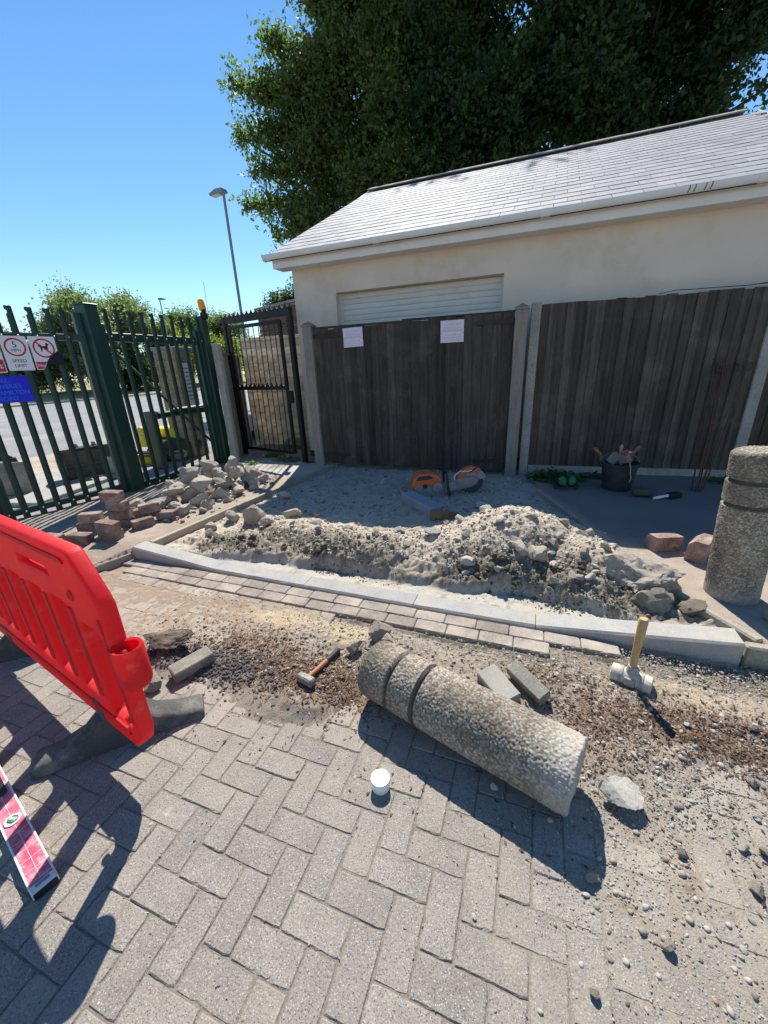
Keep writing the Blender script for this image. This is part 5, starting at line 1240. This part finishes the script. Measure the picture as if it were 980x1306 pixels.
# fencing pins with pigtail hooks
for k, (x, y, tx, ty, an, lb) in enumerate(((1.73, 5.2, 1.86, 5.8, .3, 'leftmost rusty fencing pin leaning on the board fence'), (1.76, 5.17, 1.95, 5.8, 2.6, 'second rusty fencing pin from the left leaning on the board fence'), (1.79, 5.2, 1.97, 5.82, 4.0, 'middle rusty fencing pin of the leaning bundle'), (1.8, 5.16, 2.06, 5.8, 1.2, 'fourth rusty fencing pin from the left in the leaning bundle'), (1.84, 5.22, 2.17, 5.82, 5.5, 'rightmost rusty fencing pin leaning on the board fence'))):
    m_ = MB(); a_ = Vector((x, y, .07)); b_ = Vector((tx, ty, 1.4)); m_.tube([a_, b_], .0085, 6)
    hk = [b_+Vector((math.cos(an)*.0, 0, 0))]+[b_+Vector((math.cos(an)*(.035-.035*math.cos(q)), math.sin(an)*.02*math.sin(q), .04*math.sin(q)+.0)) for q in np.linspace(.3, 5.2, 10)]
    m_.tube(hk, .007, 6); o = m_.build('fencing_pin', 'rust', None, smooth=True); tag(o, lb, 'fencing pin', 'rusty pins leaning on the fence')
# weeds
def weed(x, y, z, rad, h_, n, label, seed, base=(.05, .11, .03), cat='weed'):
    r = np.random.default_rng(seed); V, F, Cc = [], [], []
    for q in range(n):
        a_ = r.uniform(0, 2*PI); d_ = rad*math.sqrt(r.random()); cx, cy = math.cos(a_)*d_, math.sin(a_)*d_*.7; cz = h_*r.uniform(.15, 1)*(1-.6*d_/rad)
        l_ = r.uniform(.018, .045); yw = r.uniform(0, 2*PI); p_ = r.uniform(-.6, .5); ex = np.array([math.cos(yw)*math.cos(p_), math.sin(yw)*math.cos(p_), math.sin(p_)]); ey_ = np.array([-math.sin(yw), math.cos(yw), r.uniform(-.3, .3)])
        o_ = np.array([cx, cy, cz]); b_ = len(V)
        V += [o_, o_+ex*l_+ey_*l_*.5+[0, 0, .006], o_+ex*l_*2, o_+ex*l_-ey_*l_*.5+[0, 0, .006]]; F.append((b_, b_+1, b_+2, b_+3)); c_ = np.array(base)*r.uniform(.6, 1.6); Cc += [c_]*4
    t_ = thing('weed', label, cat, (x, y, z))
    link('leaves', np_mesh('leaves', np.array(V), np.array(F), 'weed', np.array(Cc)), t_)
    m_ = MB()
    for q in range(10):
        a_ = random.uniform(0, 2*PI); m_.tube([(0, 0, 0), (math.cos(a_)*rad*.4, math.sin(a_)*rad*.3, h_*.4), (math.cos(a_)*rad*.8, math.sin(a_)*rad*.55, h_*.5)], .004, 4)
    m_.build('stem', 'weed_stem', t_)
M['weed_stem'] = mat('weed_stem', (.1, .14, .05), None, 4, .8, 0, 30, 0, fine=0)
weed(.3, 5.4, .09, .34, .15, 420, 'low green weeds growing at the foot of the fence left of the bucket', 1)
weed(.75, 5.58, .1, .18, .08, 90, 'sparse green weeds at the fence foot behind the bucket', 2)
weed(2.15, 5.62, .1, .14, .08, 70, 'small green weed at the foot of the right concrete fence post', 3, (.07, .13, .03))
weed(-4.45, 5.98, .08, .2, .12, 160, 'green weed under the black pedestrian gate', 4, (.1, .17, .04))
weed(-4.0, 5.72, .09, .28, .07, 200, 'dry pale weeds beside the black gate post', 5, (.2, .22, .1))
weed(-4.45, 5.35, .09, .1, .07, 50, 'small bright green sprig on the concrete before the black gate', 6, (.12, .22, .05))
weed(-4.55, 6.75, .05, .3, .35, 220, 'taller bright green weeds behind the black pedestrian gate', 7, (.13, .2, .05))
weed(-3.45, 5.68, .06, .12, .1, 70, 'small green weed at the foot of the left timber gate post', 8, (.08, .14, .04))

# ================================================================== TREES
def leaf_cloud(name, clumps, nspray, per, size, cols, seed, twig=.55, droop=0.0, nsub=30, tight=.26):
    """clumps: rows of (x,y,z,rx,ry,rz,weight). Leaves sit along short twigs spread through each clump."""
    r = np.random.default_rng(seed); cl = np.array(clumps, float)
    vol = cl[:, 6]*(cl[:, 3]*cl[:, 4]*cl[:, 5])**(2/3); cnt = r.multinomial(nspray, vol/vol.sum())
    idx = np.repeat(np.arange(len(cl)), cnt); n = len(idx)
    d = r.normal(size=(n, 3)); d /= np.linalg.norm(d, axis=1)[:, None]
    rad = r.random(n)**.42
    sd_ = r.normal(size=(len(cl), nsub, 3)); sd_ /= np.linalg.norm(sd_, axis=2)[..., None]
    sub = cl[:, None, :3]+sd_*cl[:, None, 3:6]*(r.random((len(cl), nsub))**.38)[..., None]
    P = sub[idx, r.integers(0, nsub, n)]+d*(cl[idx, 3:6]*tight+.12)*rad[:, None]
    dirv = d*.9+r.normal(size=(n, 3))*.55+np.array([0, 0, .35-droop]); dirv /= np.linalg.norm(dirv, axis=1)[:, None]
    t = np.tile(np.linspace(-.25, 1, per), n); Q = np.repeat(P, per, 0); D = np.repeat(dirv, per, 0); m_ = len(Q)
    L_ = np.repeat(r.uniform(.5, 1.25, n)*twig, per)
    Q = Q+D*(t*L_)[:, None]+r.normal(size=(m_, 3))*(.16*size+.05*twig)
    a = D*.6+r.normal(size=(m_, 3))*.7; a /= np.linalg.norm(a, axis=1)[:, None]
    b = np.cross(a, r.normal(size=(m_, 3))); b /= np.linalg.norm(b, axis=1)[:, None]
    s = size*r.uniform(.6, 1.3, m_)
    nn = np.cross(a, b)*s[:, None]*.18
    V = np.stack([Q-a*s[:, None]*.5, Q+b*s[:, None]*.33+nn, Q+a*s[:, None]*.5, Q-b*s[:, None]*.33+nn], 1).reshape(-1, 3)
    F = np.arange(m_*4).reshape(m_, 4)
    cc = np.array(cols); k = np.repeat(r.integers(0, len(cc), n), per); C_ = cc[k]*r.uniform(.7, 1.35, m_)[:, None]*np.repeat(r.uniform(.8, 1.25, n), per)[:, None]
    return np_mesh(name, V, F, 'leaf', np.repeat(C_, 4, 0)), cl
def tree(name, label, base, trunk_h, tr, clumps, nspray, per, size, cols, seed, twig=.55, group=None, cat='tree', droop=0, nsub=30, tight=.26):
    t = thing(name, label, cat, base, 0, group); bx = np.array(base)
    cl = [(c[0]-bx[0], c[1]-bx[1], c[2]-bx[2], *c[3:]) for c in clumps]
    me_, _ = leaf_cloud('crown', cl, nspray, per, size, cols, seed, twig, droop, nsub, tight); link('crown', me_, t)
    m_ = MB(); r = random.Random(seed); top = max(c[2] for c in cl)
    tp = [Vector((0, 0, -.2)), Vector((.05, 0, trunk_h*.5)), Vector((.1*r.uniform(-1, 1), 0, trunk_h)), Vector((.4*r.uniform(-1, 1), .2, top*.75)), Vector((.5*r.uniform(-1, 1), .2, top))]
    m_.tube(tp, [tr*1.25, tr, tr*.85, tr*.5, tr*.12], 9); m_.build('trunk', 'bark', t)
    for c in cl:
        st = tp[2].lerp(tp[3], r.uniform(0, 1)) if c[2] > trunk_h else tp[1].lerp(tp[2], .8); e = Vector(c[:3]); mid = st.lerp(e, .5)+Vector((r.uniform(-.3, .3), r.uniform(-.3, .3), r.uniform(.0, .5)))
        m_ = MB(); big = max(c[3], c[5]) > 1.0; m_.tube([st, mid, e, e+(e-mid)*(.35 if big else .05)], [tr*.3, tr*.18, tr*.08, tr*.02], 6)
        for q in range(3 if big else 1):
            v = Vector((r.gauss(0, 1), r.gauss(0, 1), r.gauss(.4, .7))).normalized()*max(c[3], c[5])*.75
            m_.tube([mid.lerp(e, .5+.2*q), e+v*.5, e+v], [tr*.13, tr*.08, tr*.02], 4)
        m_.build('limb', 'bark', t)
    return t
# big tree behind the garage, its ragged left side against the sky
def chain(a, b, r0, r1, n, w_=.55):
    return [tuple(a[k]+(b[k]-a[k])*q/(n-1) for k in range(3))+((r0+(r1-r0)*q/(n-1)),)*2+((r0+(r1-r0)*q/(n-1))*.75, w_*1.9) for q in range(n)]
beech = [(-7.6, 19.6, 11.6, 2.3, 2.2, 2.4, 1), (-9.3, 19.6, 9.9, 1.7, 1.6, 1.3, .9), (-9.6, 19.6, 12.2, 1.6, 1.5, 1.3, .8), (-7.2, 18.8, 8.4, 2.3, 1.8, 1.6, 1.1), (-9.6, 19.2, 7.7, 1.5, 1.4, .8, .9), (-5.8, 19.0, 13.4, 2.2, 2.0, 1.8, .9), (-5.2, 19.0, 9.8, 2.0, 1.8, 2.0, 1.0), (-8.6, 18.6, 6.7, 1.9, 1.3, .8, .9), (-8.2, 19.8, 14.6, 1.6, 1.4, 1.2, .6), (-6.3, 20.0, 16.2, 2.0, 1.8, 1.3, .7)]
beech += chain((-9.9, 19.5, 12.3), (-13.7, 19.3, 13.5), .95, .32, 6)+chain((-9.8, 19.6, 11.3), (-13.8, 19.3, 11.7), .9, .3, 6)+chain((-9.8, 19.4, 9.9), (-13.0, 19.3, 10.4), .85, .35, 5)+chain((-9.9, 19.2, 8.4), (-13.9, 19.2, 9.1), .8, .26, 6)+chain((-9.6, 19.2, 7.6), (-12.2, 19.2, 7.6), .75, .35, 4)
beech += chain((-9.2, 19.7, 13.2), (-11.9, 19.5, 14.6), .9, .4, 4)+chain((-8.6, 19.8, 14.6), (-10.6, 19.6, 16.4), .9, .4, 4)+chain((-7.6, 19.8, 15.2), (-9.0, 19.6, 17.4), .9, .5, 3)
tree('broadleaf_tree', 'tall loose broadleaf tree with pale green leaf sprays behind the left end of the garage', (-7.6, 20.4, 0), 5.0, .34, beech, 14500, 9, .165, [(.11, .145, .05), (.125, .155, .055), (.15, .165, .06), (.09, .125, .045)], 41, .75, nsub=13, tight=.2)
dark1 = [(-4.9, 19.6, 12.0, 1.6, 1.4, 1.8, 1), (-4.2, 19.8, 14.2, 1.5, 1.4, 1.4, 1), (-3.6, 19.2, 9.4, 1.3, 1.2, 1.5, .9), (-2.6, 19.6, 11.0, 3.2, 2.4, 3.6, 1), (-2.8, 19.2, 7.6, 3.0, 2.0, 2.0, 1.1), (-1.0, 19.8, 13.6, 2.8, 2.4, 2.0, .9), (-3.8, 20.2, 15.0, 2.4, 2.2, 2.0, .8), (-.4, 19.0, 9.5, 2.6, 2.2, 2.6, 1.1), (-.6, 18.8, 7.0, 2.2, 1.6, 1.4, 1.1), (-1.8, 18.2, 9.2, 1.5, 1.0, 1.5, .8)]
tree('broadleaf_tree', 'tall dark green tree standing behind the middle of the garage roof', (-2.2, 20.6, 0), 5.0, .36, dark1, 13500, 9, .17, [(.04, .07, .028), (.055, .088, .034), (.036, .062, .027), (.085, .12, .04)], 42, .75, nsub=17, tight=.19)
dark2 = [(2.4, 19.8, 10.2, 2.8, 2.4, 3.0, 1), (2.6, 19.2, 7.6, 2.2, 1.8, 1.5, 1.1), (4.6, 20.0, 11.6, 2.2, 2.0, 1.5, .85), (1.6, 19.6, 12.4, 2.4, 2.2, 1.8, .9), (4.3, 19.6, 9.6, 1.3, 1.3, 1.2, .7), (6.3, 20.2, 11.2, 1.5, 1.5, .9, .6), (7.2, 20.0, 12.2, 1.4, 1.2, 1.0, .6), (3.4, 20.0, 13.0, 2.0, 1.8, 1.2, .8), (6.6, 20.0, 9.75, .8, .8, .35, .4), (4.6, 19.4, 8.3, .9, .9, .6, .7)]
tree('broadleaf_tree', 'dark green tree behind the right end of the garage roof, sky through its edge', (2.8, 20.8, 0), 5.0, .33, dark2, 7800, 9, .17, [(.034, .058, .027), (.045, .075, .03), (.03, .054, .027), (.058, .09, .036)], 43, .75, nsub=15, tight=.19)
# shrubs and trees across the road
def shrub(x, y, w_, h_, label, cols, seed, n, size=.3):
    cl = []; r = random.Random(seed)
    for k in range(18):
        a = r.uniform(0, 2*PI); q = math.sqrt(r.random())
        zz = r.uniform(.18, .85); fac = math.sqrt(max(.08, 1-((zz-.42)/.58)**2))
        cl.append((x+math.cos(a)*q*w_*.75*fac, y+math.sin(a)*q*w_*.75*fac, .5+h_*zz, w_*.38, w_*.38, h_*.16, 1))
    return tree('roadside_tree', label, (x, y, .3), h_*.3, .18, cl, n, 8, size, cols, seed, 1.1, 'trees across the road')
olive = [(.16, .185, .11), (.19, .205, .125), (.135, .16, .09), (.22, .23, .15)]
lime_ = [(.22, .235, .06), (.19, .21, .06), (.25, .24, .07), (.15, .175, .055)]
shrub(-41, 22.0, 2.2, 4.6, 'low silvery olive bush leftmost across the road behind the speed limit sign', olive, 61, 2200, .24)
shrub(-38.5, 26.2, 3.8, 8.2, 'large silvery olive tree across the road above the thick green gate post', olive, 62, 6500, .22)
shrub(-39.5, 31.0, 3.6, 8.3, 'grey green tree across the road behind the distant lamp post', olive, 63, 6000, .22)
shrub(-37.5, 34.5, 2.6, 6.2, 'yellow green bushy tree across the road in front of the taller trees', lime_, 64, 4200, .22)
shrub(-40, 38.5, 3.8, 8.6, 'green tree across the road behind the yellow green bush', [(.12, .155, .06), (.15, .18, .07), (.11, .14, .055)], 65, 5200, .22)
shrub(-39.5, 46.5, 3.6, 8.4, 'olive tree across the road left of the beacon', olive, 66, 4600, .22)
shrub(-36.5, 41.5, 2.2, 4.6, 'low yellow green bush across the road beside the brick pillar', lime_, 67, 2400, .22)
shrub(-37, 29, 1.8, 3.2, 'dark low bush across the road at the foot of the silvery trees', [(.03, .05, .02), (.04, .06, .025)], 68, 1400)
shrub(-45, 66, 4.5, 7.5, 'hazy distant tree seen through the gap by the black gate', [(.05, .075, .04), (.06, .085, .045)], 69, 1500, .4)
shrub(-30, 62, 4.5, 7, 'hazy distant tree right of the street lamp', [(.05, .075, .04), (.06, .085, .045)], 70, 1500, .4)
tree('roadside_tree', 'small tree top rising over the brown brick wall by the garage corner', (-12.4, 19.5, 0), 2.2, .12, [(-12.4, 19.5, 4.4, .8, .7, .6, 1), (-11.8, 19.4, 5.0, .5, .5, .5, .8), (-13.0, 19.5, 4.8, .5, .5, .4, .7), (-11.3, 19.5, 5.1, .5, .5, .5, .8)], 900, 8, .13, [(.06, .085, .03), (.05, .075, .03), (.08, .1, .04)], 71, .45, 'trees across the road')
shrub(-52, 95, 7, 9, 'long hazy tree clump far down the road', [(.05, .075, .04), (.06, .085, .045)], 72, 1600, .5)

# ================================================================== STREET LAMPS
def lamp(x, y, h_, label, an):
    t = thing('street_lamp', label, 'street lamp', (x, y, 0), an, 'grey street lamps')
    m_ = MB(); m_.tube([(0, 0, 0), (0, 0, 1.2), (0, 0, 1.3), (0, 0, h_)], [.09, .09, .065, .05], 12); m_.build('column', 'lamp_grey', t, smooth=True)
    m_ = MB(); m_.prism([(.1, -.02), (.04, .1), (-.28, .12), (-.62, .04), (-.62, -.03)], -.14, .14, 'y'); m_.build('lantern', 'lamp_grey', t, (0, 0, h_+.02))
    m_ = MB(); m_.box((-.36, 0, -.02), (.42, .22, .03), .008, rot=Matrix.Rotation(-.02, 3, 'Y')); m_.build('lens', 'lens', t, (0, 0, h_)); return t
lamp(-11.85, 15.0, 8.0, 'tall grey street lamp against the blue sky left of the garage', math.radians(-8))
lamp(-33.6, 31.2, 8.2, 'distant grey street lamp across the road in front of the trees', math.radians(180))

# ================================================================== WALLS AND FENCES BEHIND THE BLACK GATE
t = thing('woven_fence', 'pale wavy lap fence panel seen through the black pedestrian gate', 'fence', (-5.64, 7.02, 0))
Wd = 1.95; nrow_ = 15
for rr_ in range(nrow_):
    V, F = [], []; n = 26
    for i in range(n+1):
        x = Wd*i/n; yb_ = .014*math.sin(PI*x/.15+(PI if rr_ % 2 else 0)); w1 = .004*math.sin(x*23+rr_*2.1); 
        for (yy, zz) in ((yb_-.009, .0+w1), (yb_-.02, .07), (yb_-.004, .148), (yb_+.008, .148), (yb_+.006, 0+w1)): V.append((x, yy, zz))
    for i in range(n):
        for q in range(5): F.append((i*5+q, i*5+(q+1) % 5, i*5+5+(q+1) % 5, i*5+5+q))
    MB().add(V, F).build('slat', 'pale_lap', t, (0, 0, .06+rr_*.138))
m_ = MB(); m_.box((Wd/2, 0, 2.17), (Wd+.04, .07, .06), .006); m_.build('capping', 'pale_lap', t)
for x in (-.02, Wd+.02): m_ = MB(); m_.box((x, .02, 1.08), (.05, .05, 2.16), .004); m_.build('upright', 'pale_lap', t)
t = thing('timber_fence', 'grey weathered timber fence running back between the beacon post and the pale lap fence', 'fence', (-4.92, 5.5, 0), math.atan2(1.45, -.78))
for i in range(11):
    o = link('board', wedge('board', .15, 1.75-.0*i, 1200+i, 'post_wood', .008, .02), t, (.16+.14*i, .0, .1))
m_ = MB(); m_.box((.85, .03, 1.1), (1.6, .05, .09)); m_.build('rail', 'post_wood', t); m_ = MB(); m_.box((.85, .0, 1.88), (1.6, .09, .035), .004); m_.build('capping', 'post_wood', t)
t = thing('fence_post', 'grey concrete fence post right of the green gate post with the beacon', 'post', (-4.86, 5.42, .0), .2)
m_ = MB(); m_.box((0, 0, 1.0), (.11, .1, 2.02), .008); m_.build('post', 'concrete_post', t)
t = thing('brick_wall', 'brown brick outbuilding wall behind the pale lap fence', 'wall', (-8.25, 11.2, 0))
m_ = MB(); m_.prism([(0, 0), (3.2, 0), (3.2, 3.55), (1.6, 3.45), (.0, 3.3)], 0, .2, 'y'); m_.build('mortar_core', 'mortar', t)
BR = MB(); BR.box((0, 0, 0), (.215, .02, .065), .003); BR = BR.mesh('brick', 'brown_brick'); rest = MB()
cnt = 0
for r_ in range(46, -1, -1):
    for c_ in range(14):
        x = .11+.225*c_+(.11 if r_ % 2 else 0); z = .04+.075*r_
        if x > 3.1 or z > 3.26+.07*x: continue
        if cnt < 220: link('brick', BR, t, (x, -.006, z)); cnt += 1
        else: rest.box((x, -.006, z), (.215, .02, .065))
stuff(rest.build('lower_brickwork', 'brown_brick', t))
m_ = MB(); m_.prism([(-.05, 3.3), (1.6, 3.46), (3.3, 3.57), (3.3, 3.64), (1.6, 3.53), (-.05, 3.37)], -.08, .28, 'y'); m_.build('coping', 'ridge', t)
# brick pillar with a white board beyond the palisade leaf
t = thing('brick_pillar', 'buff brick pillar with a white board seen through the palisade leaf', 'pillar', (-6.55, 6.1, 0), .15)
m_ = MB(); m_.box((0, 0, 1.0), (.44, .44, 2.0)); m_.build('mortar_core', 'mortar', t)
FB = MB(); FB.box((0, 0, 0), (.215, .1, .065), .004); FB = FB.mesh('brick', 'buff_brick')
for r_ in range(26):
    for s in range(4):
        for c_ in (-1, 1):
            off = .06 if r_ % 2 else -.0; p = Matrix.Rotation(s*PI/2, 3, 'Z') @ Vector((c_*.115, -.178, 0))
            link('brick', FB, t, (p.x, p.y, .04+.0755*r_), (0, 0, s*PI/2))
m_ = MB(); m_.box((0, 0, 2.03), (.54, .54, .06), .01); m_.build('coping', 'ridge', t)
m_ = MB(); m_.box((.245, -.02, 1.35), (.012, .26, .85), .002); m_.build('board', 'white', t)
m_ = MB(); [m_.box((.2525, -.02, 1.68-.07*k), (.002, .17-.03*(k % 3), .022)) for k in range(9)]; stuff(m_.build('print', 'dusty_grey', t))

# ================================================================== THE YARD BEYOND THE PALISADE
def xyb(x0, x1, y0, y1, z, st, name, m_, seed, amp):
    X, Y = np.meshgrid(np.arange(x0, x1, st), np.arange(y0, y1, st)); e = np.minimum(np.minimum(X-x0, x1-X)/.5, np.minimum(Y-y0, y1-Y)/.35)
    Z = z+amp*(fbm(X*1.3, Y*1.3, None, seed)+.3)*np.clip(e, 0, 1)+.25*amp*fbm(X*6, Y*6, None, seed+1)*np.clip(e, 0, 1)-.012*(e < .12)
    i = np.arange(X.size).reshape(X.shape); F = np.stack([i[:-1, :-1], i[:-1, 1:], i[1:, 1:], i[1:, :-1]], -1).reshape(-1, 4)
    return struct(link(name, np_mesh(name, np.stack([X, Y, Z], -1).reshape(-1, 3), F, m_, None, True)))
xyb(-10.2, -6.6, 2.2, 6.3, .015, .07, 'sand_spread', 'sand', 91, .1)
o = MB(); o.box((-7.0, 3.6, .03), (1.5, 1.7, .06), .01, rot=Matrix.Rotation(.25, 3, 'Z')); o = o.build('concrete_slab', 'kerb'); struct(o)
def digger_bucket(x, y, rz, w_, h_, label, teeth=4):
    t = thing('digger_bucket', label, 'digger bucket', (x, y, .06), rz, 'digger buckets in the yard')
    n = 12; arc = [(.0, 0)]+[(-.05-.55*h_*math.sin(a), .55*h_-.55*h_*math.cos(a)) for a in np.linspace(0, PI*.95, n)]
    m_ = MB()
    for i in range(len(arc)-1):
        (x0, z0), (x1, z1) = arc[i], arc[i+1]; m_.prism([(x0, z0), (x1, z1), (x1+.018, z1+.012), (x0+.018, z0+.02)], -w_/2, w_/2, 'y')
    m_.build('shell', 'bucket_steel', t)
    for s in (-1, 1):
        m_ = MB(); m_.prism(arc+[(.32*h_, 1.05*h_), (.42*h_, .55*h_), (.3*h_, 0)], s*w_/2-.012, s*w_/2+.012, 'y'); m_.build('side_plate', 'bucket_steel', t)
    m_ = MB(); m_.box((-.02, 0, 1.12*h_), (.2, w_*.5, .04), .005)
    for s in (-.12, .12): m_.prism([(-.14, 1.05*h_), (.1, 1.05*h_), (.02, 1.3*h_), (-.06, 1.3*h_)], s-.015, s+.015, 'y')
    m_.build('hitch', 'iron', t)
    m_ = MB(); m_.box((.36*h_, 0, .01), (.12*h_, w_, .025), .004); m_.build('cutting_edge', 'bucket_steel', t); return t
digger_bucket(-6.75, 4.2, math.radians(-20), .75, .42, 'muddy steel digger bucket lying open towards the gate, right of two')
digger_bucket(-7.1, 3.3, math.radians(70), .6, .42, 'muddy steel digger bucket lying on its back at the left edge, left of two')
t = thing('tub', 'cream translucent plastic container behind the thick green gate post', 'container', (-6.55, 4.52, .0), .2)
m_ = MB(); m_.box((0, 0, .17), (.26, .22, .34), .03); m_.build('body', 'cream_tub', t); m_ = MB(); m_.lathe([(.04, .34), (.04, .38)], 12); m_.build('cap', 'cap', t)
def sack(x, y, z, sx, sy, sz, label, seed, m_='yellow'):
    v, f = ICO[4]; v = v.copy(); s = np.sign(v)*np.abs(v)**.7; k = 1+.18*fbm(s[:, 0]*2+seed, s[:, 1]*2, s[:, 2]*2, seed)+.06*fbm(s[:, 0]*7+seed, s[:, 1]*7, s[:, 2]*7, seed)
    s = s*k[:, None]; s[:, 2] = np.maximum(s[:, 2], -.75); s *= np.array([sx, sy, sz])
    o = link('sack', np_mesh('sack', s, f, m_, None, True), None, (x, y, z+.75*sz), (0, 0, seed)); return tag(o, label, 'sack', 'sacks dumped in the yard')
sack(-6.9, 5.25, 0, .3, .2, .1, 'crumpled yellow sack lying flat on the yard, lowest of the yellow sacks', 1)
sack(-7.0, 5.55, .3, .2, .16, .22, 'bright yellow sack standing up behind the green stop post', 2)
sack(-6.9, 6.0, .35, .34, .22, .16, 'yellow sack on top of the dark heap beyond the gate', 3)
sack(-6.75, 5.9, 0, .5, .35, .25, 'dark full sack under the yellow sacks beyond the gate', 4, 'olive_cloth')
rock(CHUNKS, 'concrete_lump', -6.5, 5.65, 0, .22, 'brown lump beside the dumped sacks in the yard', 'rubble', None, .2)
t = thing('plank', 'dark plank sticking out under the yellow sacks', 'plank', (-6.7, 5.3, .22), .9)
m_ = MB(); m_.box((0, 0, 0), (1.1, .14, .04), .004, rot=Matrix.Rotation(.15, 3, 'Y')); m_.build('board', 'fence_wood', t)
